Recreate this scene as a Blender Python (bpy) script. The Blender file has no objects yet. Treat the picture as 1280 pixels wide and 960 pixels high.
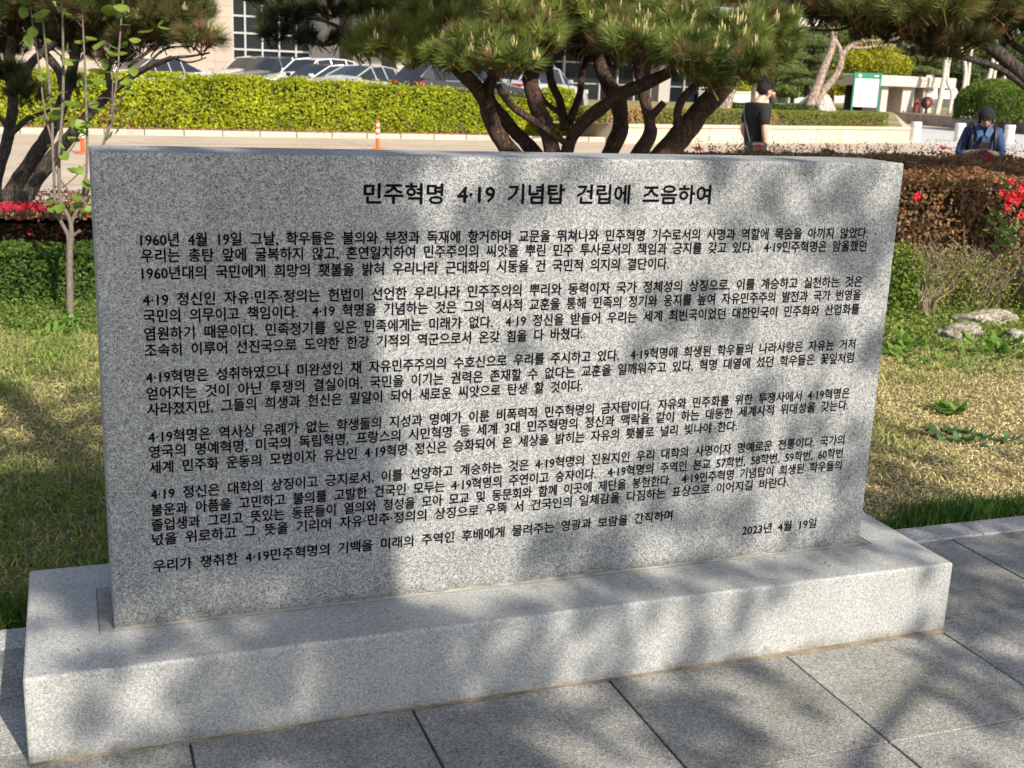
import bpy, math, random
import numpy as np
from mathutils import Vector, Matrix, noise
random.seed(7); rng = np.random.default_rng(7)
SC = bpy.context.scene; COL = SC.collection
rad = math.radians
# ------------------------------------------------------------------ camera
CAM = np.array([0.1588, -2.7213, 1.6256])
RV = np.array([0.93897195, -0.34181752, 0.03863234])
UV = np.array([0.05105652, 0.24954467, 0.96701639])
FV = np.array([0.34018364, 0.90602883, -0.25176746])
FP = 1492.72
def ray(px, py): return FV + RV*(px-640)/FP - UV*(py-480)/FP
def at(px, py, dep): return CAM + ray(px, py)*dep
def on_z(px, py, z=0.0):
    d = ray(px, py); return CAM + d*((z-CAM[2])/d[2])
cam = bpy.data.cameras.new('camera'); co = bpy.data.objects.new('camera', cam); COL.objects.link(co)
co.matrix_world = Matrix(((RV[0],UV[0],-FV[0],CAM[0]),(RV[1],UV[1],-FV[1],CAM[1]),(RV[2],UV[2],-FV[2],CAM[2]),(0,0,0,1)))
cam.sensor_width = 36; cam.lens = FP/1280*36; cam.clip_end = 1500; cam.clip_start = .05
cam.dof.use_dof = True; cam.dof.focus_distance = 3.15; cam.dof.aperture_fstop = 10
SC.camera = co
# ------------------------------------------------------------------ light
SUN_EL, SUN_AZ = rad(38), math.atan2(.28, -.96)
sunv = np.array([math.sin(SUN_AZ)*math.cos(SUN_EL), math.cos(SUN_AZ)*math.cos(SUN_EL), math.sin(SUN_EL)])
W = bpy.data.worlds.new('World'); SC.world = W; W.use_nodes = True
sky = W.node_tree.nodes.new('ShaderNodeTexSky'); sky.sky_type = 'NISHITA'; sky.sun_disc = False
sky.air_density = .9; sky.dust_density = 1.6; sky.ozone_density = 1.1; sky.sun_elevation = SUN_EL; sky.sun_rotation = SUN_AZ
hs_ = W.node_tree.nodes.new('ShaderNodeHueSaturation'); hs_.inputs['Saturation'].default_value = .72
W.node_tree.links.new(sky.outputs[0], hs_.inputs['Color']); W.node_tree.links.new(hs_.outputs[0], W.node_tree.nodes['Background'].inputs[0])
W.node_tree.nodes['Background'].inputs[1].default_value = .115
sl = bpy.data.lights.new('sun', 'SUN'); so = bpy.data.objects.new('sun', sl); COL.objects.link(so)
sl.energy = 5.0; sl.angle = rad(.53); sl.color = (1, .90, .76)
so.rotation_euler = Vector(-sunv).to_track_quat('-Z', 'Y').to_euler()
SC.view_settings.view_transform = 'Standard'; SC.view_settings.look = 'None'
SC.view_settings.exposure = .62; SC.view_settings.gamma = 1

# ------------------------------------------------------------------ helpers
def tag(o, label=None, cat=None, group=None, kind=None):
    if label: o['label'] = label
    if cat: o['category'] = cat
    if group: o['group'] = group
    if kind: o['kind'] = kind
    return o
def empty(name, loc, rz=0, label=None, cat=None, group=None, kind=None):
    o = bpy.data.objects.new(name, None); COL.objects.link(o)
    o.location = [float(v) for v in loc]; o.rotation_euler = (0, 0, rz); o.empty_display_size = .1
    return tag(o, label, cat, group, kind)
def mesh_np(name, V, polys, mats, cols=None, smooth=False, midx=None):
    """polys: list of (faces array n x k)"""
    V = np.asarray(V, dtype=np.float32); me = bpy.data.meshes.new(name)
    polys = [np.asarray(p, dtype=np.int32) for p in polys if len(p)]
    loops = np.concatenate([p.ravel() for p in polys]); tot = np.concatenate([np.full(len(p), p.shape[1]) for p in polys]).astype(np.int32)
    start = np.concatenate([[0], np.cumsum(tot)[:-1]]).astype(np.int32)
    me.vertices.add(len(V)); me.vertices.foreach_set('co', V.ravel())
    me.loops.add(len(loops)); me.loops.foreach_set('vertex_index', loops)
    me.polygons.add(len(tot)); me.polygons.foreach_set('loop_start', start)
    me.update(calc_edges=True)
    me.polygons.foreach_set('use_smooth', np.full(len(tot), bool(smooth)))
    for m in (mats if isinstance(mats, (list, tuple)) else [mats]): me.materials.append(m)
    if midx is not None: me.polygons.foreach_set('material_index', np.asarray(midx, dtype=np.int32))
    if cols is not None:
        a = me.color_attributes.new('Col', 'FLOAT_COLOR', 'POINT'); c = np.ones((len(V), 4), dtype=np.float32); c[:, :3] = cols
        a.data.foreach_set('color', c.ravel())
    return me
def link(name, me, parent=None, loc=None, kind=None):
    o = bpy.data.objects.new(name, me); COL.objects.link(o)
    if parent is not None: o.parent = parent
    if loc is not None: o.location = [float(v) for v in loc]
    if kind: o['kind'] = kind
    return o
def wpart(name, V, polys, mat, root=None, cols=None, smooth=False, kind=None, midx=None):
    """part given in world coordinates, stored relative to its unrotated root"""
    V = np.asarray(V, dtype=float)
    if root is not None:
        p = np.array(root.location)
        if root.parent is not None: p = p + np.array(root.parent.location)
        V = V - p
    return link(name, mesh_np(name, V, polys, mat, cols, smooth, midx), root, kind=kind)
class MB:
    def __init__(s): s.v = []; s.q = []; s.t = []; s.n = 0
    def add(s, V, Q=None, T=None):
        V = np.asarray(V, float).reshape(-1, 3); s.v.append(V)
        if Q is not None and len(Q): s.q.append(np.asarray(Q)+s.n)
        if T is not None and len(T): s.t.append(np.asarray(T)+s.n)
        s.n += len(V); return s
    def box(s, lo, hi, M=None):
        x0, y0, z0 = lo; x1, y1, z1 = hi
        V = np.array([[x0,y0,z0],[x1,y0,z0],[x1,y1,z0],[x0,y1,z0],[x0,y0,z1],[x1,y0,z1],[x1,y1,z1],[x0,y1,z1]], float)
        if M is not None: V = V@M[0].T + M[1]
        return s.add(V, [[0,3,2,1],[4,5,6,7],[0,1,5,4],[1,2,6,5],[2,3,7,6],[3,0,4,7]])
    def tube(s, pts, rr, sides=8, rough=0., caps=True, res=0, seed=0, freq=3.):
        P = np.asarray(pts, float); rr = np.asarray(rr, float)*np.ones(len(P))
        if res:
            n = len(P); t = np.linspace(0, n-1, (n-1)*res+1); i = np.minimum(t.astype(int), n-2); f = (t-i)[:, None]
            Pe = np.vstack([2*P[0]-P[1], P, 2*P[-1]-P[-2]]); a, b, c, d = Pe[i], Pe[i+1], Pe[i+2], Pe[i+3]
            P2 = .5*((2*b)+(c-a)*f+(2*a-5*b+4*c-d)*f**2+(3*b-a-3*c+d)*f**3)
            rr = np.interp(t, np.arange(n), rr); P = P2
        T = np.gradient(P, axis=0); T /= np.linalg.norm(T, axis=1)[:, None]+1e-12
        up = np.array([.31, .17, .93]); N = []; prev = None
        for k in range(len(P)):
            a = up if prev is None else prev
            nrm = a-T[k]*(a@T[k])
            if np.linalg.norm(nrm) < 1e-4: nrm = np.array([1., 0, 0])-T[k]*T[k][0]
            nrm /= np.linalg.norm(nrm); N.append(nrm); prev = nrm
        N = np.array(N); B = np.cross(T, N); th = np.linspace(0, 2*math.pi, sides, endpoint=False)
        R = np.outer(rr, np.ones(sides))
        V = P[:, None]+R[..., None]*(np.cos(th)[None, :, None]*N[:, None]+np.sin(th)[None, :, None]*B[:, None])
        if rough:
            for i in range(len(P)):
                for j in range(sides):
                    q = V[i, j]; h = noise.noise(Vector((q*freq+seed).tolist()))*.6+noise.noise(Vector((q*freq*3.1+seed).tolist()))*.4
                    V[i, j] = P[i]+(V[i, j]-P[i])*(1+rough*h)
        n = len(P); V = V.reshape(-1, 3); i, j = np.meshgrid(np.arange(n-1), np.arange(sides), indexing='ij'); j2 = (j+1) % sides
        Q = np.stack([i*sides+j, i*sides+j2, (i+1)*sides+j2, (i+1)*sides+j], -1).reshape(-1, 4)
        Tt = []
        if caps:
            V = np.vstack([V, P[0], P[-1]])
            Tt = [[n*sides, (k+1) % sides, k] for k in range(sides)]+[[n*sides+1, (n-1)*sides+k, (n-1)*sides+(k+1) % sides] for k in range(sides)]
        return s.add(V, Q, Tt)
    def lathe(s, prof, c, sides=16, axis='z'):
        th = np.linspace(0, 2*math.pi, sides, endpoint=False); V = []
        for r, z in prof:
            for a in th:
                x, y = r*math.cos(a), r*math.sin(a)
                V.append({'z': (x, y, z), 'y': (x, z, y), 'x': (z, x, y)}[axis])
        V = np.array(V)+np.array(c); n = len(prof); Q = []
        for i in range(n-1):
            for j in range(sides):
                q = [i*sides+j, i*sides+(j+1) % sides, (i+1)*sides+(j+1) % sides, (i+1)*sides+j]
                Q.append(q if axis != 'y' else q[::-1])
        return s.add(V, Q)
    def quad(s, a, b, c, d): return s.add([a, b, c, d], [[0, 1, 2, 3]])
    def polys(s):
        return [np.concatenate(s.q) if s.q else [], np.concatenate(s.t) if s.t else []]
    def V(s): return np.concatenate(s.v)
    def part(s, name, mat, root=None, smooth=False, kind=None): return wpart(name, s.V(), s.polys(), mat, root, smooth=smooth, kind=kind)
    def local(s, name, mat, root=None, smooth=False, loc=None, kind=None): return link(name, mesh_np(name, s.V(), s.polys(), mat, smooth=smooth), root, loc, kind)
def bevel(o, w=.006, seg=2):
    m = o.modifiers.new('bevel', 'BEVEL'); m.width = w; m.segments = seg; m.limit_method = 'ANGLE'; return o
def rand_rot(n): # random rotation matrices
    q = rng.normal(size=(n, 4)); q /= np.linalg.norm(q, axis=1)[:, None]; w, x, y, z = q.T
    return np.stack([1-2*(y*y+z*z), 2*(x*y-z*w), 2*(x*z+y*w), 2*(x*y+z*w), 1-2*(x*x+z*z), 2*(y*z-x*w), 2*(x*z-y*w), 2*(y*z+x*w), 1-2*(x*x+y*y)], -1).reshape(n, 3, 3)
def frames(D, spin=True): # matrices whose z column is D
    D = D/(np.linalg.norm(D, axis=1)[:, None]+1e-9); n = len(D)
    A = rng.normal(size=(n, 3)) if spin else np.tile([1., 0, 0], (n, 1))+.001
    X = A-D*np.sum(A*D, 1)[:, None]; X /= np.linalg.norm(X, axis=1)[:, None]; Y = np.cross(D, X)
    return np.stack([X, Y, D], -1)
def scatter(TV, TF, pos, M, sc, tcol, icol):
    """instances of template; tcol per template vertex multiplies icol per instance"""
    n = len(pos); m = len(TV); sc = np.asarray(sc)
    if sc.ndim == 1: sc = sc[:, None, None]
    else: sc = sc[:, None, :]
    V = np.einsum('nij,nmj->nmi', M, TV[None]*sc)+pos[:, None]
    F = (TF[None]+(np.arange(n)*m)[:, None, None]).reshape(-1, TF.shape[1])
    C = (icol[:, None]*tcol[None]).reshape(-1, 3)
    return V.reshape(-1, 3), F, C
def merge(parts):
    V, P, C, n = [], {}, [], 0
    for v, f, c in parts:
        V.append(v); P.setdefault(f.shape[1], []).append(f+n); C.append(c); n += len(v)
    return np.concatenate(V), [np.concatenate(p) for p in P.values()], np.concatenate(C)
def mixc(a, b, t): a = np.array(a); b = np.array(b); return a+(b-a)*np.asarray(t)[..., None]
def fbm(P, s, seed=0.): # vectorised value noise, about -0.5 .. 0.5
    X = np.asarray(P, float)*s+seed*7.31+137.; I = np.floor(X).astype(np.int64); f = X-I; f = f*f*(3-2*f); out = np.zeros(len(X))
    for dx in (0, 1):
        for dy_ in (0, 1):
            for dz in (0, 1):
                h = (I[:, 0]+dx)*374761393+(I[:, 1]+dy_)*668265263+(I[:, 2]+dz)*2147483647; h = (h ^ (h >> 13))*1274126177 & 0xffffffff; h = (h ^ (h >> 16)) & 0xffff
                w = (f[:, 0] if dx else 1-f[:, 0])*(f[:, 1] if dy_ else 1-f[:, 1])*(f[:, 2] if dz else 1-f[:, 2]); out += w*(h/65535.-.5)
    return out*1.3

# ------------------------------------------------------------------ materials
def new_mat(name):
    m = bpy.data.materials.new(name); m.use_nodes = True; nt = m.node_tree
    return m, nt, nt.nodes, nt.links, nt.nodes['Principled BSDF']
def coords(N, L): # object coordinates, shifted by a random amount per object so that alike pieces differ
    tc = N.new('ShaderNodeTexCoord'); oi = N.new('ShaderNodeObjectInfo'); m1 = N.new('ShaderNodeMath'); m1.operation = 'MULTIPLY'; m1.inputs[1].default_value = 37.
    L.new(oi.outputs['Random'], m1.inputs[0]); va = N.new('ShaderNodeVectorMath'); va.operation = 'ADD'; L.new(tc.outputs['Object'], va.inputs[0]); L.new(m1.outputs[0], va.inputs[1])
    return va.outputs[0], oi.outputs['Random']
def vary(N, L, col, rnd, amt): # each object a little lighter or darker
    mr = N.new('ShaderNodeMapRange'); mr.inputs[3].default_value = 1-amt; mr.inputs[4].default_value = 1+amt; L.new(rnd, mr.inputs[0])
    mu = N.new('ShaderNodeMix'); mu.data_type = 'RGBA'; mu.blend_type = 'MULTIPLY'; mu.inputs[0].default_value = 1; L.new(col, mu.inputs[6]); L.new(mr.outputs[0], mu.inputs[7]); return mu.outputs[2]
def plain(name, col, rough=.6, metal=0., var=.15, scale=8., bump=0., coat=0., ovar=0.):
    m, nt, N, L, b = new_mat(name)
    b.inputs['Roughness'].default_value = rough; b.inputs['Metallic'].default_value = metal
    if coat: b.inputs['Coat Weight'].default_value = coat
    vec, rnd = coords(N, L); nz = N.new('ShaderNodeTexNoise'); nz.inputs['Scale'].default_value = scale; nz.inputs['Detail'].default_value = 5
    L.new(vec, nz.inputs['Vector'])
    r = N.new('ShaderNodeValToRGB'); c = np.array(col)
    r.color_ramp.elements[0].position = .3; r.color_ramp.elements[1].position = .7
    r.color_ramp.elements[0].color = (*(c*(1-var)), 1); r.color_ramp.elements[1].color = (*np.minimum(c*(1+var), 1), 1)
    L.new(nz.outputs['Fac'], r.inputs[0]); L.new(vary(N, L, r.outputs[0], rnd, ovar) if ovar else r.outputs[0], b.inputs['Base Color'])
    if bump:
        bp = N.new('ShaderNodeBump'); bp.inputs['Strength'].default_value = bump; bp.inputs['Distance'].default_value = .01
        L.new(nz.outputs['Fac'], bp.inputs['Height']); L.new(bp.outputs[0], b.inputs['Normal'])
    return m
def granite(name, dark, mid, light, scale=330., pd=.25, pl=.62, tint=(.9, 1.0), blotch=.12, bump=.25, rough=.55, stain=None, ovar=0., streak=0., dirt=None):
    m, nt, N, L, b = new_mat(name); b.inputs['Roughness'].default_value = rough
    vec, rnd = coords(N, L); v = N.new('ShaderNodeTexVoronoi'); v.inputs['Scale'].default_value = scale
    nz0 = N.new('ShaderNodeTexNoise'); nz0.inputs['Scale'].default_value = scale*.9; nz0.inputs['Detail'].default_value = 1
    mx0 = N.new('ShaderNodeMix'); mx0.data_type = 'RGBA'; mx0.blend_type = 'LINEAR_LIGHT'; mx0.inputs[0].default_value = .003
    L.new(vec, nz0.inputs['Vector']); L.new(vec, mx0.inputs[6]); L.new(nz0.outputs['Color'], mx0.inputs[7])
    L.new(mx0.outputs[2], v.inputs['Vector'])
    sep = N.new('ShaderNodeSeparateColor'); L.new(v.outputs['Color'], sep.inputs[0])
    r = N.new('ShaderNodeValToRGB'); e = r.color_ramp.elements; r.color_ramp.interpolation = 'EASE'
    e[0].position = pd*.5; e[0].color = (*dark, 1); e[1].position = 1; e[1].color = (*light, 1)
    k = e.new(pd+.12); k.color = (*mid, 1); k = e.new(pl); k.color = (*(np.array(mid)*1.08), 1); k = e.new(min(.97, pl+.15)); k.color = (*light, 1)
    L.new(sep.outputs[0], r.inputs[0])
    nz = N.new('ShaderNodeTexNoise'); nz.inputs['Scale'].default_value = 5; nz.inputs['Detail'].default_value = 6; L.new(vec, nz.inputs['Vector'])
    mr = N.new('ShaderNodeMapRange'); mr.inputs[1].default_value = .3; mr.inputs[2].default_value = .7; mr.inputs[3].default_value = 1-blotch; mr.inputs[4].default_value = 1+blotch*.5
    b.inputs['Specular IOR Level'].default_value = .3; L.new(nz.outputs['Fac'], mr.inputs[0])
    mul = N.new('ShaderNodeMix'); mul.data_type = 'RGBA'; mul.blend_type = 'MULTIPLY'; mul.inputs[0].default_value = 1
    L.new(r.outputs[0], mul.inputs[6]); L.new(mr.outputs[0], mul.inputs[7]); out = mul.outputs[2]
    if stain:
        n2 = N.new('ShaderNodeTexNoise'); n2.inputs['Scale'].default_value = 2.2; n2.inputs['Detail'].default_value = 8; n2.inputs['Roughness'].default_value = .65
        L.new(vec, n2.inputs['Vector']); r2 = N.new('ShaderNodeMapRange'); r2.inputs[1].default_value = .48; r2.inputs[2].default_value = .7; r2.inputs[4].default_value = .55
        L.new(n2.outputs['Fac'], r2.inputs[0]); m2 = N.new('ShaderNodeMix'); m2.data_type = 'RGBA'; m2.blend_type = 'MULTIPLY'
        L.new(r2.outputs[0], m2.inputs[0]); L.new(out, m2.inputs[6]); m2.inputs[7].default_value = (*stain, 1); out = m2.outputs[2]
    # coarser crystals over the fine grain
    v3 = N.new('ShaderNodeTexNoise'); v3.inputs['Scale'].default_value = scale*.28; v3.inputs['Detail'].default_value = 2; L.new(vec, v3.inputs['Vector'])
    r3 = N.new('ShaderNodeMapRange'); r3.inputs[1].default_value = .35; r3.inputs[2].default_value = .65; r3.inputs[3].default_value = .84; r3.inputs[4].default_value = 1.14; L.new(v3.outputs['Fac'], r3.inputs[0])
    m3 = N.new('ShaderNodeMix'); m3.data_type = 'RGBA'; m3.blend_type = 'MULTIPLY'; m3.inputs[0].default_value = 1; L.new(out, m3.inputs[6]); L.new(r3.outputs[0], m3.inputs[7]); out = m3.outputs[2]
    if streak: # weathering that runs down the face
        mp = N.new('ShaderNodeMapping'); mp.inputs['Scale'].default_value = (9, 9, .9); L.new(vec, mp.inputs[0]); n4 = N.new('ShaderNodeTexNoise'); n4.inputs['Scale'].default_value = 1; n4.inputs['Detail'].default_value = 7; L.new(mp.outputs[0], n4.inputs['Vector'])
        r4 = N.new('ShaderNodeMapRange'); r4.inputs[1].default_value = .5; r4.inputs[2].default_value = .75; r4.inputs[3].default_value = 1; r4.inputs[4].default_value = 1-streak; L.new(n4.outputs['Fac'], r4.inputs[0])
        m4 = N.new('ShaderNodeMix'); m4.data_type = 'RGBA'; m4.blend_type = 'MULTIPLY'; m4.inputs[0].default_value = 1; L.new(out, m4.inputs[6]); L.new(r4.outputs[0], m4.inputs[7]); out = m4.outputs[2]
    if dirt is not None: # grime gathered along the foot of the stone, ragged along its length
        t5 = N.new('ShaderNodeTexCoord'); s5 = N.new('ShaderNodeSeparateXYZ'); L.new(t5.outputs['Object'], s5.inputs[0]); n5 = N.new('ShaderNodeTexNoise'); n5.inputs['Scale'].default_value = 14; n5.inputs['Detail'].default_value = 6; L.new(t5.outputs['Object'], n5.inputs['Vector'])
        a5 = N.new('ShaderNodeMath'); a5.operation = 'MULTIPLY_ADD'; a5.inputs[1].default_value = -.10; L.new(n5.outputs['Fac'], a5.inputs[0]); L.new(s5.outputs[2], a5.inputs[2])
        r5 = N.new('ShaderNodeMapRange'); r5.inputs[1].default_value = dirt-.058; r5.inputs[2].default_value = dirt-.02; r5.inputs[3].default_value = .75; r5.inputs[4].default_value = 0; L.new(a5.outputs[0], r5.inputs[0])
        m5 = N.new('ShaderNodeMix'); m5.data_type = 'RGBA'; m5.blend_type = 'MULTIPLY'; L.new(r5.outputs[0], m5.inputs[0]); L.new(out, m5.inputs[6]); m5.inputs[7].default_value = (.52, .48, .40, 1); out = m5.outputs[2]
    if ovar: out = vary(N, L, out, rnd, ovar)
    L.new(out, b.inputs['Base Color'])
    bp = N.new('ShaderNodeBump'); bp.inputs['Strength'].default_value = bump; bp.inputs['Distance'].default_value = .001
    L.new(sep.outputs[1], bp.inputs['Height']); L.new(bp.outputs[0], b.inputs['Normal'])
    return m
def foliage(name, trans=.35, rough=.5, gain=1.):
    m, nt, N, L, b = new_mat(name); b.inputs['Roughness'].default_value = rough; b.inputs['Specular IOR Level'].default_value = .3
    a = N.new('ShaderNodeVertexColor'); a.layer_name = 'Col'
    t = N.new('ShaderNodeBsdfTranslucent'); mx = N.new('ShaderNodeMixShader'); mx.inputs[0].default_value = trans
    L.new(a.outputs[0], b.inputs['Base Color']); L.new(a.outputs[0], t.inputs['Color'])
    L.new(b.outputs[0], mx.inputs[1]); L.new(t.outputs[0], mx.inputs[2]); L.new(mx.outputs[0], N['Material Output'].inputs[0])
    return m
def bark(name, c1, c2, scale=18., zs=.35, bump=1.):
    m, nt, N, L, b = new_mat(name); b.inputs['Roughness'].default_value = .9
    tc = N.new('ShaderNodeTexCoord'); mp = N.new('ShaderNodeMapping'); mp.inputs['Scale'].default_value = (1, 1, zs); L.new(tc.outputs['Object'], mp.inputs[0])
    v = N.new('ShaderNodeTexVoronoi'); v.feature = 'DISTANCE_TO_EDGE'; v.inputs['Scale'].default_value = scale
    nz = N.new('ShaderNodeTexNoise'); nz.inputs['Scale'].default_value = scale*1.5; nz.inputs['Detail'].default_value = 8
    L.new(mp.outputs[0], nz.inputs['Vector']); ad = N.new('ShaderNodeMix'); ad.data_type = 'RGBA'; ad.blend_type = 'LINEAR_LIGHT'; ad.inputs[0].default_value = .08
    L.new(mp.outputs[0], ad.inputs[6]); L.new(nz.outputs['Color'], ad.inputs[7]); L.new(ad.outputs[2], v.inputs['Vector'])
    mu = N.new('ShaderNodeMath'); mu.operation = 'MULTIPLY'; mr = N.new('ShaderNodeMapRange'); mr.inputs[2].default_value = .12
    L.new(v.outputs[0], mr.inputs[0]); L.new(mr.outputs[0], mu.inputs[0]); L.new(nz.outputs['Fac'], mu.inputs[1])
    r = N.new('ShaderNodeValToRGB'); r.color_ramp.elements[0].color = (*c1, 1); r.color_ramp.elements[1].color = (*c2, 1); r.color_ramp.elements[1].position = .5
    L.new(mu.outputs[0], r.inputs[0]); L.new(r.outputs[0], b.inputs['Base Color'])
    bp = N.new('ShaderNodeBump'); bp.inputs['Strength'].default_value = bump; bp.inputs['Distance'].default_value = .02; L.new(mu.outputs[0], bp.inputs['Height']); L.new(bp.outputs[0], b.inputs['Normal'])
    return m
def ground_mat(name, cols, scale=1.5, fine=60., rough=.9, bump=.3):
    m, nt, N, L, b = new_mat(name); b.inputs['Roughness'].default_value = rough
    tc = N.new('ShaderNodeTexCoord'); nz = N.new('ShaderNodeTexNoise'); nz.inputs['Scale'].default_value = scale; nz.inputs['Detail'].default_value = 9; nz.inputs['Roughness'].default_value = .65
    L.new(tc.outputs['Object'], nz.inputs['Vector']); r = N.new('ShaderNodeValToRGB')
    r.color_ramp.elements[0].position = .3; r.color_ramp.elements[1].position = .72
    r.color_ramp.elements[0].color = (*cols[0], 1); r.color_ramp.elements[1].color = (*cols[-1], 1)
    if len(cols) > 2: k = r.color_ramp.elements.new(.5); k.color = (*cols[1], 1)
    L.new(nz.outputs['Fac'], r.inputs[0])
    n2 = N.new('ShaderNodeTexNoise'); n2.inputs['Scale'].default_value = fine; n2.inputs['Detail'].default_value = 3; L.new(tc.outputs['Object'], n2.inputs['Vector'])
    mr = N.new('ShaderNodeMapRange'); mr.inputs[1].default_value = .3; mr.inputs[2].default_value = .7; mr.inputs[3].default_value = .75; mr.inputs[4].default_value = 1.15; L.new(n2.outputs['Fac'], mr.inputs[0])
    mul = N.new('ShaderNodeMix'); mul.data_type = 'RGBA'; mul.blend_type = 'MULTIPLY'; mul.inputs[0].default_value = 1
    L.new(r.outputs[0], mul.inputs[6]); L.new(mr.outputs[0], mul.inputs[7]); L.new(mul.outputs[2], b.inputs['Base Color'])
    bp = N.new('ShaderNodeBump'); bp.inputs['Strength'].default_value = bump; bp.inputs['Distance'].default_value = .004; L.new(n2.outputs['Fac'], bp.inputs['Height']); L.new(bp.outputs[0], b.inputs['Normal'])
    return m
hb_ = .224
M_slab = granite('slab_granite', (.085,.092,.096), (.235,.249,.254), (.39,.405,.405), 430, .24, .60, blotch=.1, rough=.75, streak=.12, dirt=hb_)
M_base = granite('base_granite', (.20,.212,.214), (.335,.35,.348), (.465,.475,.47), 500, .24, .60, blotch=.1, bump=.2, stain=(.78,.77,.73), streak=.10, dirt=0.)
M_pave = granite('paving_granite', (.125,.128,.122), (.25,.252,.238), (.40,.40,.38), 400, .3, .62, blotch=.3, bump=.4, rough=.8, stain=(.66,.63,.55), ovar=.10)
M_kerb = granite('kerb_granite', (.16,.165,.17), (.32,.33,.335), (.5,.51,.52), 380, .25, .62, blotch=.15, rough=.7, ovar=.06)
M_ink = plain('letter_paint', (.005,.005,.007), .95, var=.1); M_ink.node_tree.nodes['Principled BSDF'].inputs['Specular IOR Level'].default_value = .05
M_mortar = plain('mortar', (.25,.245,.225), .9, var=.25, scale=30, bump=.5)
M_mortar2 = plain('joint_mortar', (.19,.155,.11), .95, var=.45, scale=22, bump=.6)
M_grout = plain('joint_grit', (.09,.08,.065), .95, var=.4, scale=60)
M_soil = ground_mat('lawn_soil', [(.05,.045,.02), (.13,.11,.05), (.06,.07,.02)], 2.2, 90)
M_road = ground_mat('road_concrete', [(.37,.30,.23), (.49,.41,.325)], .5, 35, .85)
M_plaza = ground_mat('plaza_stone', [(.42,.42,.41), (.50,.50,.49)], .4, 20, .85)
M_bed = ground_mat('bed_soil', [(.16,.09,.05), (.30,.20,.12)], 1.2, 25)
M_leaf = foliage('leaf_foliage', .38); M_needle = foliage('pine_needles', .22, .45); M_grass = foliage('grass_blades', .3, .6)
M_petal = foliage('azalea_petals', .3, .5)
M_pine = bark('pine_bark', (.012,.008,.006), (.085,.045,.030), 26, .4)  # bark colour darkened to carry the crown's shade on the trunks
M_pine2 = bark('grey_pine_bark', (.02,.017,.014), (.075,.06,.048), 26, .4)
M_sap = bark('sapling_bark', (.07,.06,.05), (.17,.145,.12), 40, .3, .4)
M_twig = plain('twig_bark', (.11,.085,.065), .85, var=.3, scale=40)
M_birch = bark('birch_bark', (.12,.10,.08), (.62,.58,.52), 9, 2.5, .4)
M_lean = bark('leaning_pine_bark', (.07,.05,.04), (.34,.26,.21), 7, .5)
M_core = plain('inner_branches', (.022,.02,.01), .95, var=.4, scale=12)
M_wall = plain('planter_wall', (.50,.42,.32), .85, var=.14, scale=5, bump=.2, ovar=.06)
M_rock = granite('rock', (.13,.12,.09), (.27,.245,.195), (.42,.39,.33), 60, .3, .6, blotch=.45, bump=.8, rough=.9)
M_boulder = granite('boulder_granite', (.2,.2,.2), (.36,.35,.33), (.5,.49,.46), 40, .3, .6, blotch=.3, rough=.8)
M_darkw = plain('dark_kerb_stone', (.26,.24,.22), .8, var=.3, scale=2)
M_glass = plain('window_glass', (.012,.016,.018), .08, var=.0, ovar=.3); M_glass.node_tree.nodes['Principled BSDF'].inputs['Specular IOR Level'].default_value = .12
M_frame = plain('window_frame', (.36,.36,.36), .5, 0., var=.02)
M_black = plain('black_metal', (.012,.012,.013), .5)
M_white = plain('white_paint', (.66,.66,.65), .5, var=.04)
M_green = plain('green_paint', (.02,.20,.13), .45, var=.08)
M_orange = plain('orange_plastic', (.80,.10,.03), .45, var=.08); M_band = plain('reflective_band', (.75,.75,.76), .35, var=.05)

# ------------------------------------------------------------------ granite monument
mon = empty('stone_monument', (1.326, .32, 0), label='grey granite memorial slab engraved with Korean text on a low granite plinth', cat='monument')
Wb, Db, hb = 2.6528, .6487, .224; lx, dy, Ws, Hs, T = .2093, .211, 2.25, 1.1913, .2306
rx0, rx1, ry0, ry1 = .172, 2.498, .196, .474
b = MB(); b.box((0, 0, -.02), (Wb, Db, hb)); bs = b.part('plinth', M_base, mon)
# recess: cut by boolean with a box
c = MB().box((rx0, ry0, hb-.006), (rx1, ry1, hb+.05)).part('cut', M_base)
bv = bevel(bs, .009, 3)
bo = bs.modifiers.new('cut', 'BOOLEAN'); bo.object = c; bo.solver = 'EXACT'
dg = bpy.context.evaluated_depsgraph_get(); dg.update()
nm = bpy.data.meshes.new_from_object(bs.evaluated_get(dg)); bs.modifiers.clear(); bs.data = nm; bpy.data.objects.remove(c)
nm.materials.clear(); nm.materials.append(M_base)
b = MB()
for a0, a1 in (((rx0+.003, ry0+.003), (lx-.001, ry1-.003)), ((lx-.001, ry0+.003), (lx+Ws+.001, dy-.0015)), ((lx+Ws+.001, ry0+.003), (rx1-.003, ry1-.003)), ((lx-.001, dy+T+.0015), (lx+Ws+.001, ry1-.003))):
    b.box((a0[0], a0[1], hb-.005), (a1[0], a1[1], hb-.0015))
b.part('mortar_bed', M_mortar, mon)
sl_ = MB().box((lx, dy, hb-.0045), (lx+Ws, dy+T, hb+Hs)).part('slab', M_slab, mon); bevel(sl_, .008, 3)
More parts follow.
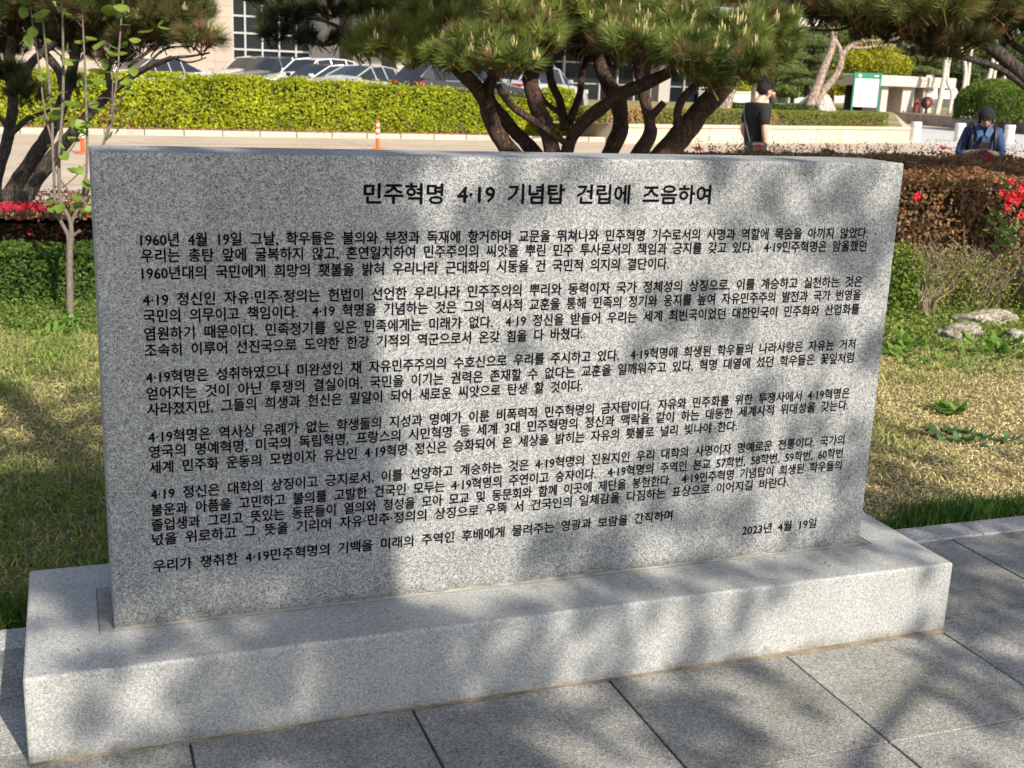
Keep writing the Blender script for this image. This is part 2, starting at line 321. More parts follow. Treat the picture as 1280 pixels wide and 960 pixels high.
# ragged mortar line at the foot of the slab and under the plinth
def bead(x0, x1, y, z, r, n, seed, flat=1.):
    P = []; R = []
    for i in range(n):
        x = x0+(x1-x0)*i/(n-1); h = noise.noise(Vector((x*9, seed, 0)))*.5+noise.noise(Vector((x*31, seed, 3)))*.5
        P.append((x, y, z)); R.append(max(.0012, r*(1+1.1*h)))
    return MB().tube(P, R, 6)
bead(lx, lx+Ws, dy-.001, hb-.001, .0045, 160, 1.).part('mortar_bead', M_mortar, mon)
bead(.0, Wb, -.001, .0005, .0035, 200, 5.).part('mortar_bead', M_mortar2, mon)
bm_ = MB(); xs = np.linspace(.9, Wb, 60)
for i in range(59):
    w0, w1 = [.002+.008*max(0, noise.noise(Vector((x*4, 7, 0)))+.35)+(.009 if x > 1.75 else 0) for x in xs[i:i+2]]
    bm_.quad((xs[i], -w0-.004, .0012), (xs[i+1], -w1-.004, .0012), (xs[i+1], .001, .0045), (xs[i], .001, .0045))
bm_.part('mortar_skirt', M_mortar2, mon)
# lettering
def unp(px, py):
    d = ray(px, py); t = (dy-CAM[1])/d[1]; return CAM+d*t
LINES = [("1960년 4월 19일 그날, 학우들은 불의와 부정과 독재에 항거하며 교문을 뛰쳐나와 민주혁명 기수로서의 사명과 역할에 목숨을 아끼지 않았다.",176,298,1084,293),
("우리는 총탄 앞에 굴복하지 않고, 혼연일치하여 민주주의의 씨앗을 뿌린 민주 투사로서의 책임과 긍지를 갖고 있다.  4·19민주혁명은 암울했던",176,318,1080,309),
("1960년대의 국민에게 희망의 횃불을 밝혀 우리나라 근대화의 시동을 건 국민적 의지의 결단이다.",177,340,836,331),
("4·19 정신인 자유·민주·정의는 헌법이 선언한 우리나라 민주주의의 뿌리와 동력이자 국가 정체성의 상징으로, 이를 계승하고 실천하는 것은",178,375,1076,352),
("국민의 의무이고 책임이다.  4·19 혁명을 기념하는 것은 그의 역사적 교훈을 통해 민족의 정기와 웅지를 높여 자유민주주의 발전과 국가 번영을",180,395,1072,369),
("염원하기 때문이다. 민족정기를 잊은 민족에게는 미래가 없다.  4·19 정신을 받들어 우리는 세계 최빈국이었던 대한민국이 민주화와 산업화를",181,417,1069,387),
("조속히 이루어 선진국으로 도약한 한강 기적의 역군으로서 온갖 힘을 다 바쳤다.",182,436,728,419),
("4·19혁명은 성취하였으나 미완성인 채 자유민주주의의 수호신으로 우리를 주시하고 있다.  4·19혁명에 희생된 학우들의 나라사랑은 자유는 거저",183,471,1065,431),
("얻어지는 것이 아닌 투쟁의 결실이며, 국민을 이기는 권력은 존재할 수 없다는 교훈을 일깨워주고 있다. 혁명 대열에 섰던 학우들은 꽃잎처럼",184,490,1063,449),
("사라졌지만, 그들의 희생과 헌신은 밀알이 되어 새로운 씨앗으로 탄생 할 것이다.",184,511,728,483),
("4·19혁명은 역사상 유례가 없는 학생들의 지성과 명예가 이룬 비폭력적 민주혁명의 금자탑이다. 자유와 민주화를 위한 투쟁사에서 4·19혁명은",184,546,1058,492),
("영국의 명예혁명, 미국의 독립혁명, 프랑스의 시민혁명 등 세계 3대 민주혁명의 정신과 맥락을 같이 하는 대등한 세계사적 위대성을 갖는다.",185,563,1060,508),
("세계 민주화 운동의 모범이자 유산인 4·19혁명 정신은 승화되어 온 세상을 밝히는 자유의 횃불로 널리 빛나야 한다.",187,583,921,534),
("4·19 정신은 대학의 상징이고 긍지로서, 이를 선양하고 계승하는 것은 4·19혁명의 진원지인 우리 대학의 사명이자 명예로운 전통이다. 국가의",187,617,1053,551),
("불운과 아픔을 고민하고 불의를 고발한 건국인 모두는 4·19혁명의 주연이고 승자이다.  4·19혁명의 주역인 본교 57학번, 58학번, 59학번, 60학번",188,636,1050,568),
("졸업생과 그리고 뜻있는 동문들이 열의와 정성을 모아 모교 및 동문회와 함께 이곳에 제단을 봉헌한다.  4·19민주혁명 기념탑이 희생된 학우들의",190,654,1048,584),
("넋을 위로하고 그 뜻을 기리어 자유·민주·정의의 상징으로 우뚝 서 건국인의 일체감을 다짐하는 표상으로 이어지길 바란다.",191,674,985,603),
("우리가 쟁취한 4·19민주혁명의 기백을 미래의 주역인 후배에게 물려주는 영광과 보람을 간직하며",192,707,840,645),
("2023년 4월 19일",928,662,1020,655)]
TITLE = "민주혁명 4·19 기념탑 건립에 즈음하여"
ALLT = [TITLE]+[l[0] for l in LINES]+["대운동장"]
def big_text(lines):
    cu = bpy.data.curves.new('text', 'FONT'); cu.body = "\n".join(lines); cu.size = 1; cu.space_line = 3; cu.resolution_u = 2; cu.space_word = 1.9
    o = bpy.data.objects.new('text', cu); COL.objects.link(o); bpy.context.view_layer.update()
    me = bpy.data.meshes.new_from_object(o); bpy.data.objects.remove(o)
    V = np.empty(len(me.vertices)*3); me.vertices.foreach_get('co', V); V = V.reshape(-1, 3)
    tris = []; me.calc_loop_triangles(); T_ = np.empty(len(me.loop_triangles)*3, dtype=np.int32); me.loop_triangles.foreach_get('vertices', T_); T_ = T_.reshape(-1, 3)
    pitch = 3.0*(1.0 if len(lines) < 2 else 1.0); y = V[:, 1]; row = np.round((-(y-.35))/PITCH).astype(int); out = []
    for r in range(len(lines)):
        idx = np.where(row == r)[0]; mp = -np.ones(len(V), dtype=int); mp[idx] = np.arange(len(idx)); t = T_[row[T_[:, 0]] == r]
        v = V[idx].copy(); v[:, 1] += r*PITCH; out.append((v, mp[t]))
    return out
PITCH = 3.0
TXT = big_text(ALLT)
def thicken(v, t, d): # a slightly heavier letter: copies shifted by a hair, each on its own level
    n = len(v); V = []; F = []
    for k, (dx, dz) in enumerate(((0, 0), (d, 0), (-d, 0), (0, d), (0, -d))): V.append(np.column_stack([v[:, 0]+dx, v[:, 1]+dz, np.full(n, k*.00005)])); F.append(t+k*n)
    return np.concatenate(V), np.concatenate(F)
def engrave(k, x0, x1, zc, size, d):
    v, t = TXT[k]; w = v[:, 0].max()-v[:, 0].min(); s_ = (x1-x0)/w
    v = v.copy(); v[:, 0] = (v[:, 0]-v[:, 0].min())*s_; v[:, 1] = (v[:, 1]-.36)*size; V, F = thicken(v[:, :2], t, d)
    wpart('inscription_line', np.column_stack([x0+V[:, 0], dy-.0006-V[:, 2], zc+V[:, 1]]), [F], M_ink, mon)
a, b2 = unp(455, 242), unp(888, 244)
engrave(0, a[0], b2[0], (a[2]+b2[2])/2, .056, .0015)
for k, (s_, x0, y0, x1, y1) in enumerate(LINES):
    p, q = unp(x0, y0), unp(x1, y1)
    xe = lx+2.147 if x1 > 1040 else q[0]; xs0 = lx+.102 if x0 < 200 else p[0]
    engrave(k+1, xs0, xe, (p[2]+q[2])/2, .0358, .0009)

# ------------------------------------------------------------------ ground, lawn, paving
def gz(y): # level of the road and plaza
    t = min(max((y-11)/8., 0), 1); return -.05-.25*t*t*(3-2*t)
ys = [-40, -8, 0, 4, 8, 9.5]+list(np.linspace(10.5, 20, 14))+[25, 40, 80, 160, 400]; xs = list(np.linspace(-160, 240, 21))
V = [(x, y, gz(y)-(.02 if y < 9 else 0)) for y in ys for x in xs]; nx = len(xs)
Q = [[j*nx+i, j*nx+i+1, (j+1)*nx+i+1, (j+1)*nx+i] for j in range(len(ys)-1) for i in range(nx-1)]
tag(wpart('road', V, [Q], M_road, smooth=True), kind='structure')
# plaza at the far right
tag(MB().quad((29.5, 22, -.296), (80, 22, -.296), (80, 60, -.296), (29.5, 47, -.296)).part('plaza', M_plaza), kind='structure')
lawn_nx, lawn_ny = 70, 60
LX = np.linspace(-7, 16, lawn_nx); LY = np.linspace(.76, 9.2, lawn_ny)
def lawn_z(x, y):
    e = min(1, (y-.76)/.3); bank = max(0, min(1, (y-3.6)/2.5))*max(0, min(1, (x-3.5)/2))*.03
    return -.012+.012*e+.012*noise.noise(Vector((x*1.3, y*1.3, 0)))+bank
LZ = np.array([[lawn_z(x, y) for x in LX] for y in LY])
def lawn_zv(P):
    fx = (P[:, 0]-LX[0])/(LX[1]-LX[0]); fy = (P[:, 1]-LY[0])/(LY[1]-LY[0]); i = np.clip(fx.astype(int), 0, lawn_nx-2); j = np.clip(fy.astype(int), 0, lawn_ny-2); u = fx-i; v = fy-j
    return LZ[j, i]*(1-u)*(1-v)+LZ[j, i+1]*u*(1-v)+LZ[j+1, i]*(1-u)*v+LZ[j+1, i+1]*u*v
V = [(x, y, LZ[j][i]) for j, y in enumerate(LY) for i, x in enumerate(LX)]
Q = [[j*lawn_nx+i, j*lawn_nx+i+1, (j+1)*lawn_nx+i+1, (j+1)*lawn_nx+i] for j in range(lawn_ny-1) for i in range(lawn_nx-1)]
tag(wpart('lawn', V, [Q], M_soil, smooth=True), kind='structure')
TP = .5665; X0 = .3695-5*TP; Y0 = .63-9*TP
pav = empty('pavement', (0, 0, 0), kind='structure')
MB().quad((-6, Y0-.01, -.010), (9.5, Y0-.01, -.010), (9.5, .76, -.010), (-6, .76, -.010)).part('joint_bed', M_grout, pav)
tiles = []
for k in range(4):
    g = .0035; o = MB().box((g, g, -.03), (TP-g, TP-g, 0)).local('paving_stone', M_pave, None)
    bevel(o, .002, 1); dg.update(); me = bpy.data.meshes.new_from_object(o.evaluated_get(bpy.context.evaluated_depsgraph_get())); bpy.data.objects.remove(o); tiles.append(me)
nt_ = 0
for j in range(9):
    for i in range(18):
        cx, cy = X0+i*TP, Y0+j*TP
        if cx+TP < -1.8 and cy < -3: continue
        o = link('paving_stone', tiles[(i*7+j*3) % 4], pav, (cx+random.uniform(-.001, .001), cy, random.uniform(-.0015, .0005)))
        o.rotation_euler = (random.uniform(-.002, .002), random.uniform(-.002, .002), 0)
kb = empty('kerb', (0, .63, 0), kind='structure')
km = MB().box((.0015, .002, -.06), (.9985, .127, .004)).local('kerb_stone', M_kerb, None); bevel(km, .004, 2)
kme = bpy.data.meshes.new_from_object(km.evaluated_get(bpy.context.evaluated_depsgraph_get())); bpy.data.objects.remove(km)
for i in range(-4, 8): link('kerb_stone', kme, kb, (i*1.0+.35, 0, random.uniform(-.001, .001)))

# ------------------------------------------------------------------ grass
def grass_field(n, xr, yr, hmin, hmax, wid, greenf, name):
    P = np.stack([rng.uniform(*xr, n), rng.uniform(*yr, n)], -1)
    nz = fbm(np.column_stack([P, np.zeros(n)]), 1.1, 3.)+.5*fbm(np.column_stack([P, np.zeros(n)]), 3.7, 9.)
    g = np.clip(greenf(P)+nz*.9+rng.normal(0, .22, n), 0, 1)
    Z = lawn_zv(P); base = np.column_stack([P, Z-.002])
    h = rng.uniform(hmin, hmax, n)*(.55+.75*g); az = rng.uniform(0, 2*math.pi, n); lean = rng.uniform(.35, 1.5, n)*(1.25-.6*g)
    D = np.column_stack([np.cos(az)*np.sin(lean), np.sin(az)*np.sin(lean), np.cos(lean)])
    S = np.cross(D, rng.normal(size=(n, 3))); S /= np.linalg.norm(S, axis=1)[:, None]; w = (wid*rng.uniform(.6, 1.2, n))[:, None]
    tip = base+D*h[:, None]+np.array([0, 0, -1])*(h*.25)[:, None]; mid = base+D*(h*.5)[:, None]+np.array([0, 0, 1])*(h*.08)[:, None]
    V = np.stack([base-S*w*.5, base+S*w*.5, mid+S*w*.42, mid-S*w*.42, tip], 1).reshape(-1, 3); V[:, 2] = np.maximum(V[:, 2], np.repeat(Z, 5)+.001)
    k = np.arange(n)[:, None]*5
    dry = mixc((.36,.28,.11), (.85,.72,.40), rng.random(n)**.8); gr = mixc((.06,.12,.012), (.24,.34,.06), rng.random(n))
    C = dry+(gr-dry)*g[:, None]
    return wpart(name, V, [k+np.array([[0, 1, 2, 3]]), k+np.array([[3, 2, 4]])], M_grass, cols=np.repeat(C, 5, axis=0))
def gL(P): # greener towards the kerb and under the left hedge, straw elsewhere
    y, x = P[:, 1], P[:, 0]
    return np.where(x < 1.6, np.clip(1.0-(y-.8)/2.6, .22, .95)+np.clip((y-4.6)*.8, 0, .5), .10+np.clip((1.0-y)*2.2, 0, .9)+np.clip((y-3.3)*.7, 0, .7))
tag(grass_field(205000, (1.9, 7.6), (.77, 5.4), .025, .06, .0062, gL, 'grass'), 'short straw coloured lawn grass mixed with green blades behind the slab', 'grass', kind='stuff')
tag(grass_field(165000, (-3.6, 1.9), (.77, 5.7), .025, .06, .006, gL, 'grass'), 'shaded green lawn grass left of the memorial slab', 'grass', kind='stuff')
def tall(n, xr, name, lab):
    x = rng.uniform(*xr, n); y = .765+np.abs(rng.normal(0, .075, n)); base = np.column_stack([x, y, np.full(n, -.01)])
    h = rng.uniform(.02, .09, n)*np.clip(.9+1.5*fbm(base, 5., 2.), .3, 1.5); az = rng.uniform(0, 2*math.pi, n); lean = rng.uniform(.05, .6, n)
    D = np.column_stack([np.cos(az)*np.sin(lean), np.sin(az)*np.sin(lean)-.1, np.cos(lean)]); S = np.cross(D, rng.normal(size=(n, 3))); S /= np.linalg.norm(S, axis=1)[:, None]
    w = .004; tip = base+D*h[:, None]; mid = base+D*(h*.55)[:, None]*np.array([.7, .7, 1.15])
    V = np.stack([base-S*w*.5, base+S*w*.5, mid+S*w*.45, mid-S*w*.45, tip], 1).reshape(-1, 3); k = np.arange(n)[:, None]*5
    C = mixc((.03,.085,.012), (.10,.19,.03), rng.random(n))
    o = wpart(name, V, [k+np.array([[0, 1, 2, 3]]), k+np.array([[3, 2, 4]])], M_grass, cols=np.repeat(C, 5, axis=0))
    return tag(o, lab, 'grass', kind='stuff')
tall(16000, (2.3, 7), 'tall_grass', 'dark green fringe of taller grass along the kerb on the right')
tall(14000, (-3.6, .6), 'tall_grass', 'dark green fringe of taller grass at the kerb beside the plinth')

# ------------------------------------------------------------------ leaf templates
LEAF = np.array([[0,-.5,0],[.28,-.05,.06],[0,.5,0],[-.28,-.05,.06]], float); LEAFQ = np.array([[0,1,2,3]]); W4 = np.ones((4, 3))
def leaves_on(P, Nn, size, cols, jit=.8, name='leaves', root=None, mat=None, kind='stuff', asp=1.):
    D = Nn+rng.normal(size=Nn.shape)*jit; M = frames(D)
    sc = (size*rng.uniform(.7, 1.3, len(P)))[:, None]*np.array([asp, 1, 1])
    V, F, C = scatter(LEAF, LEAFQ, P, M, sc, W4, cols)
    return wpart(name, V, [F], mat or M_leaf, root, cols=C, kind=kind)
def poly_hedge(name, poly, z0, z1, n, size, colf, label, cat, round_=.12, bump=.06, core=True, group=None, asp=1., jit=.8, topw=1., topf=None):
    """hedge over a ground polygon (ccw): leaves near the bumpy outer surface, dark twiggy core within"""
    poly = np.array(poly, float); c = poly.mean(0); root = empty(name, (c[0], c[1], z0), label=label, cat=cat, group=group)
    k = len(poly); e = np.roll(poly, -1, 0)-poly; el = np.linalg.norm(e, axis=1); H = z1-z0
    x, y = poly.T; area = .5*abs(np.dot(x, np.roll(y, -1))-np.dot(y, np.roll(x, -1)))
    side = el*H; tot = side.sum()+area*topw; P = []; Nn = []
    for i in range(k):
        m = int(n*side[i]/tot); t = rng.random(m); h = rng.random(m); nr = np.array([e[i][1], -e[i][0], 0])/el[i]
        p = np.column_stack([poly[i]+e[i]*t[:, None], z0+H*h]); f = np.clip((h*H-(H-round_))/round_, 0, 1)
        p -= nr*(round_*(1-np.sqrt(np.maximum(0, 1-f*f))))[:, None]
        nn = nr*(1-f*.7)[:, None]+np.array([0, 0, 1])*(f*.8)[:, None]; P.append(p); Nn.append(nn)
    m = int(n*area*topw/tot); pts = []
    tri = [(poly[0], poly[i], poly[i+1]) for i in range(1, k-1)]; ar = np.array([abs(np.cross(b_-a_, c_-a_)) for a_, b_, c_ in tri]); cnt = (m*ar/ar.sum()).astype(int)
    for (a_, b_, c_), q in zip(tri, cnt):
        r1 = np.sqrt(rng.random(q))[:, None]; r2 = rng.random(q)[:, None]; pts.append((1-r1)*a_+r1*(1-r2)*b_+r1*r2*c_)
    pts = np.concatenate(pts); P.append(np.column_stack([pts, np.full(len(pts), z1)])); Nn.append(np.tile([0, 0, 1.], (len(pts), 1)))
    P = np.concatenate(P); Nn = np.concatenate(Nn); Nn = Nn/np.linalg.norm(Nn, axis=1)[:, None]
    d = fbm(P, .9/max(bump*6, .12), 1.)*bump*1.3+fbm(P, 2.6/max(bump*6, .12), 4.)*bump*.7-np.abs(rng.normal(0, bump*.5, len(P)))
    P = P+Nn*d[:, None]
    if topf: P[:, 2] = z0+(P[:, 2]-z0)*topf(P)
    leaves_on(P, Nn, size, colf(P, d), jit, 'leaves', root, asp=asp)
    if core:
        ins = .10+bump; ctr = poly.mean(0); pp = []
        for i in range(k):
            a_ = e[i-1]/el[i-1]; b_ = e[i]/el[i]; n1 = np.array([-a_[1], a_[0]]); n2 = np.array([-b_[1], b_[0]])
            v = n1+n2; v = v/max(.3, (v@n1)); pp.append(poly[i]+v*ins)
        pp = np.array(pp); zt = z1-ins*.7; V = np.vstack([np.column_stack([pp, np.full(k, z0+.02)]), np.column_stack([pp, np.full(k, zt)])])
        if topf: V[:, 2] = z0+(V[:, 2]-z0)*topf(V)
        mb = MB(); mb.add(V, [[i, (i+1) % k, k+(i+1) % k, k+i] for i in range(k)]); mb.add(V[k:], None, [[0, i, i+1] for i in range(1, k-1)]); mb.part('inner_branches', M_core, root)
    return root
def stems(root, pts, h, r, mat, n=3, spread=.15, name='stem'):
    b = MB()
    for p in pts:
        for _ in range(n):
            a = rng.uniform(0, 6.28); q = p+np.array([math.cos(a), math.sin(a), 0])*rng.uniform(.2, 1)*spread; z = h*rng.uniform(.7, 1)
            b.tube([p, (p+q)/2+np.array([0, 0, z*.5]), q+np.array([0, 0, z])], [r, r*.8, r*.4], 4, caps=False)
    return b.part(name, mat, root, kind='stuff')

# near hedges -------------------------------------------------------
def col_box(P, d): return mixc((.035,.075,.012), (.12,.20,.03), np.clip(rng.random(len(P))*.8+d*5, 0, 1))
poly_hedge('box_hedge', [(-4.2, 5.58), (2.2, 5.75), (2.2, 6.3), (-4.2, 6.2)], 0, .35, 58000, .034, col_box, 'low dark green clipped box hedge along the lawn behind the sapling', 'hedge', .1, .035)
AZ_L = [(-4.2, 6.5), (3.1, 6.7), (4.4, 6.1), (4.7, 6.9), (3.4, 7.7), (-4.2, 7.7)]
def col_az(P, d):
    t = rng.random(len(P)); c = mixc((.12,.052,.024), (.45,.235,.12), t); g = rng.random(len(P)) < .10; c[g] = mixc((.08,.12,.02), (.2,.26,.06), rng.random(g.sum())); return c
az1 = poly_hedge('azalea_hedge', AZ_L, 0, .56, 44000, .032, col_az, 'brown leaved azalea hedge with a band of crimson flowers beside the pine', 'hedge', .15, .05)
AZ_R = [(4.75, 5.75), (6.26, 5.02), (8.2, 4.0), (11.5, 3.6), (11.6, 6.5), (9.15, 7.12), (8.2, 7.75), (7.3, 7.62), (4.9, 6.9)]
az2 = poly_hedge('azalea_hedge', AZ_R, 0, .985, 105000, .036, col_az, 'tall bronze brown azalea hedge with a few red flowers right of the slab', 'hedge', .12, .05)
# sprays standing above the hedge top
n = 260; px = rng.uniform(870, 1275, n); P = []
for k in range(n):
    p = on_z(px[k], rng.uniform(186, 205), .98)
    if p[0] > 11: continue
    hh = rng.uniform(.03, .14)
    for s in range(7): P.append(p+np.array([rng.normal(0, .012), rng.normal(0, .012), hh*s/6]))
P = np.array(P); leaves_on(P, np.tile([0, 0, 1.], (len(P), 1)), .026, col_az(P, 0), 1.5, 'shoot_leaves', az2)
# azalea flowers: five petals
PET = []; PQ = []
for k in range(5):
    a = k*2*math.pi/5; ca, sa = math.cos(a), math.sin(a)
    for r_, w_, z_ in ((.08, .05, 0), (.32, .22, .16), (.62, .20, .22), (.78, .0, .20)): 
        PET += [(r_*ca-w_*sa, r_*sa+w_*ca, z_), (r_*ca+w_*sa, r_*sa-w_*ca, z_)]
    o = k*8
    for s in range(3): PQ.append([o+2*s, o+2*s+1, o+2*s+3, o+2*s+2])
PET = np.array(PET); PQ = np.array(PQ)
def flower(root, pos, D, size, col):
    M = frames(np.array([D], float)); V, F, C = scatter(PET, PQ, np.array([pos]), M, np.array([size]), np.ones((len(PET), 3)), np.array([col]))
    return wpart('flower', V, [F], M_petal, root, cols=C)
TOCAM = -FV
red = lambda: tuple(mixc((.55,.012,.03), (.80,.05,.06), rng.random()))
for (x, y, z) in [(1146,244,.8),(1143,247,.78),(1265,227,.9),(1254,241,.85),(1259,246,.85),(1268,239,.85),(1262,250,.8),(1271,252,.8),(1277,246,.8),(1275,238,.85),(1278,232,.9),(1259,257,.78),(1276,270,.7),(1280,266,.7),(1272,245,.83)]:
    for q in range(2):
        t = (5.02-.5*(on_z(x, 300, 0)[0]-6.26)) if False else None
        d = ray(x+rng.normal(0, 1.2), y+rng.normal(0, 1.2)); s_ = 1e9
        # hit the front face of the hedge
        A_ = np.array([6.26, 5.02]) if x < 1190 else np.array([6.26, 5.02]); B_ = np.array([8.2, 4.0]); n_ = np.array([-(B_-A_)[1], (B_-A_)[0]]); s_ = ((A_-CAM[:2])@n_)/(d[:2]@n_)
        flower(az2, CAM+d*(s_-.03), TOCAM+rng.normal(0, .35, 3), .036, red())
for x, y in [(1178,188),(1185,189),(1176,187),(1232,198),(1238,201),(1275,193),(1279,192),(873,190),(868,189),(1003,185),(948,187),(942,186),(1226,187)]:
    p = on_z(x, y, 1.0); flower(az2, p+np.array([0, 0, .02]), (0, -.3, 1)+rng.normal(0, .4, 3), .055, mixc((.35,.008,.03), (.6,.02,.05), rng.random()))
# crimson band of the left hedge, its shade mixed into darker petal colours
for k in range(95):
    x = rng.uniform(-8, 118); y = rng.uniform(254, 267) if rng.random() < .93 else rng.uniform(268, 292)
    if x < 22 and y > 262 and rng.random() < .5: continue
    d = ray(x, y); p = CAM+d*((6.6+rng.uniform(0, .5)*(y < 262)-CAM[1])/d[1]); p[2] = min(p[2], .62)
    if y < 262: p = on_z(x, y, .59+rng.uniform(-.02, .03))
    c_ = mixc((.22,.004,.018), (.42,.012,.04), rng.random()) if x < 80 else mixc((.55,.05,.03), (.75,.16,.06), rng.random())
    if x > 80 and rng.random() < .72: continue
    flower(az1, p, TOCAM+np.array([0, 0, .4])+rng.normal(0, .5, 3), .034, c_)

# shrubs in front of the right hedge
def shrub(name, c, r, n, size, colf, label, h, group=None):
    root = empty(name, (c[0], c[1], 0), label=label, cat='shrub', group=group)
    u = rng.normal(size=(n, 3)); u /= np.linalg.norm(u, axis=1)[:, None]; u[:, 2] = np.abs(u[:, 2]); rr = rng.uniform(.6, 1.02, n)[:, None]
    P = np.array([c[0], c[1], 0])+u*rr*np.array([r[0], r[1], h])*(1+.25*fbm(u, 2.5, c[0]))[:, None]
    leaves_on(P, u, size, colf(P, 0), 1., 'leaves', root)
    stems(root, [np.array([c[0]+rng.normal(0, r[0]*.4), c[1]+rng.normal(0, r[1]*.4), 0]) for _ in range(14)], h*.9, .005, M_twig, 3, r[0]*.4)
    return root
def col_fresh(P, d): return mixc((.07,.13,.015), (.24,.34,.05), rng.random(len(P)))
shrub('green_shrub', (6.02, 4.72), (.30, .26), 5200, .028, col_fresh, 'small bright green shrub touching the slab edge below the bronze hedge', .50)
shrub('green_shrub', (5.45, 5.05), (.34, .28), 4000, .028, col_fresh, 'small green shrub hidden mostly behind the slab', .45)
def bare(c, n, h, label):
    root = empty('bare_shrub', (c[0], c[1], 0), label=label, cat='shrub'); b = MB()
    for _ in range(n):
        x, y = c[0]+rng.uniform(-.42, .42), c[1]+rng.normal(0, .12); a = rng.uniform(0, 6.28); l = h*rng.uniform(.55, 1.05); le = rng.uniform(.1, .95)
        p0 = np.array([x, y, 0]); p1 = p0+np.array([math.cos(a)*le*l*.5, math.sin(a)*le*l*.3, l*.55]); p2 = p0+np.array([math.cos(a+.4)*le*l, math.sin(a)*le*l*.5, l])
        b.tube([p0, p1, p2], [.004, .003, .0015], 3, caps=False)
        for _ in range(3):
            q = p1+(p2-p1)*rng.random(); b.tube([q, q+rng.normal(0, .05, 3)+np.array([0, 0, .05])], [.0022, .001], 3, caps=False)
    b.part('twigs', M_dry, root, kind='stuff')
    m = 4600; P = np.column_stack([c[0]+rng.uniform(-.5, .5, m), c[1]+rng.normal(-.05, .14, m), h*rng.beta(1, 2.2, m)*1.1]); leaves_on(P, rng.normal(size=(m, 3)), .024, mixc((.10,.15,.025), (.36,.40,.10), rng.random(m)), 1., 'leaves', root)
M_dry = plain('dry_twigs', (.24,.19,.13), .9, var=.3, scale=30)
bare(tuple(on_z(1190, 384)[:2]), 170, .46, 'grey brown twiggy leafless shrub between the green shrub and the hedge')
bare(tuple(on_z(1240, 384)[:2]), 190, .46, 'grey brown twiggy shrub at the right edge below the red flowers')
bare(tuple(on_z(1300, 384)[:2]), 150, .44, 'grey brown twiggy shrub beyond the red flower cluster')
# leafy green shoots inside hedge on the right
for x, y in [(1245, 275), (1262, 290), (1252, 305)]:
    d = ray(x, y); A_ = np.array([6.26, 5.02]); B_ = np.array([8.2, 4.0]); n_ = np.array([-(B_-A_)[1], (B_-A_)[0]]); p = CAM+d*(((A_-CAM[:2])@n_)/(d[:2]@n_)-.06)
    P = p+rng.normal(0, .045, (40, 3)); leaves_on(P, rng.normal(size=(40, 3))+TOCAM, .05, mixc((.14,.26,.05), (.3,.42,.12), rng.random(40)), .6, 'shoot_leaves', az2)

# weeds, rocks ---------------------------------------------------------
WL = np.array([[0,0,0],[.16,.25,.08],[.2,.55,.16],[.1,.85,.15],[0,1,.08],[-.1,.85,.15],[-.2,.55,.16],[-.16,.25,.08]], float); WQ = np.array([[0,1,2,7],[7,2,3,6],[6,3,5,5],[5,3,4,4]])
WLq = np.array([[0,1,7,7],[1,2,6,7],[2,3,5,6],[3,4,5,5]])
WT = np.array([[0,1,7],[1,2,6],[1,6,7],[2,3,5],[2,5,6],[3,4,5]])
def weed(c, n, size, colA, colB, label, group=None, up=.45, spread=.05, name='weed'):
    root = empty(name, (c[0], c[1], lawn_z(c[0], c[1])), label=label, cat='weed', group=group)
    az = rng.uniform(0, 2*math.pi, n); el = np.clip(rng.normal(up, .25, n), .05, 1.4); M = []
    for a, e in zip(az, el):
        y = np.array([math.cos(a)*math.cos(e), math.sin(a)*math.cos(e), math.sin(e)]); x = np.array([-math.sin(a), math.cos(a), 0]); M.append(np.stack([x, y, np.cross(x, y)], -1))
    P = np.column_stack([c[0]+rng.normal(0, spread, n), c[1]+rng.normal(0, spread, n), np.full(n, lawn_z(c[0], c[1]))+rng.uniform(0, .02, n)])
    V, F, C = scatter(WL, WT, P, np.array(M), size*rng.uniform(.6, 1.2, n), np.ones((8, 3)), mixc(colA, colB, rng.random(n)))
    wpart('leaves', V, [F], M_leaf, root, cols=C); return root
G1, G2 = (.07,.16,.02), (.2,.33,.06); D1, D2 = (.04,.11,.035), (.10,.20,.07)
def gp(x, y): return on_z(x, y, 0)
for (x, y, n, s, sp, a_, b_, lab) in [
  (1183,514,26,.10,.035,G1,G2,'flat rosette of green weed alone on the dry lawn'),
  (1200,548,40,.09,.075,D1,D2,'darker low weed patch on the lawn below the rosette'),
  (1240,552,18,.08,.05,D1,D2,'small dark weed beside the darker low weed patch'),
  (1140,432,60,.13,.11,G1,G2,'bright green leafy weed clump close to the slab edge'),
  (1108,440,50,.12,.10,G1,G2,'bright green leafy weed clump half hidden by the slab edge'),
  (1235,440,70,.12,.12,G1,G2,'bright green weed clump under the flat pale rock'),
  (1268,432,60,.12,.12,G1,G2,'bright green weed clump at the far right below the rock'),
  (1200,455,40,.08,.14,G1,G2,'low clover like weeds in front of the grey rock'),
  (1242,404,50,.09,.08,D1,D2,'dark leaved weed growing between the two pale rocks'),
  (1110,398,70,.09,.12,D1,D2,'dark leaved weed at the foot of the green shrub'),
  (1160,460,40,.07,.14,G1,G2,'thin weeds at the upper edge of the dry lawn')]:
    p = gp(x, y); weed(p, n, s, a_, b_, lab, 'weeds on the lawn', spread=sp)
for (x, y, n, s, sp, lab) in [(72,412,26,.10,.05,'broad leaved weed at the foot of the sapling'),(40,415,40,.07,.12,'low bright weeds left of the sapling'),(105,415,30,.07,.10,'low bright weeds right of the sapling'),(15,410,36,.07,.12,'low weeds at the left edge in front of the box hedge')]:
    p = gp(x, y); weed(p, n, s, G1, G2, lab, 'weeds under the sapling', spread=sp, up=.7)
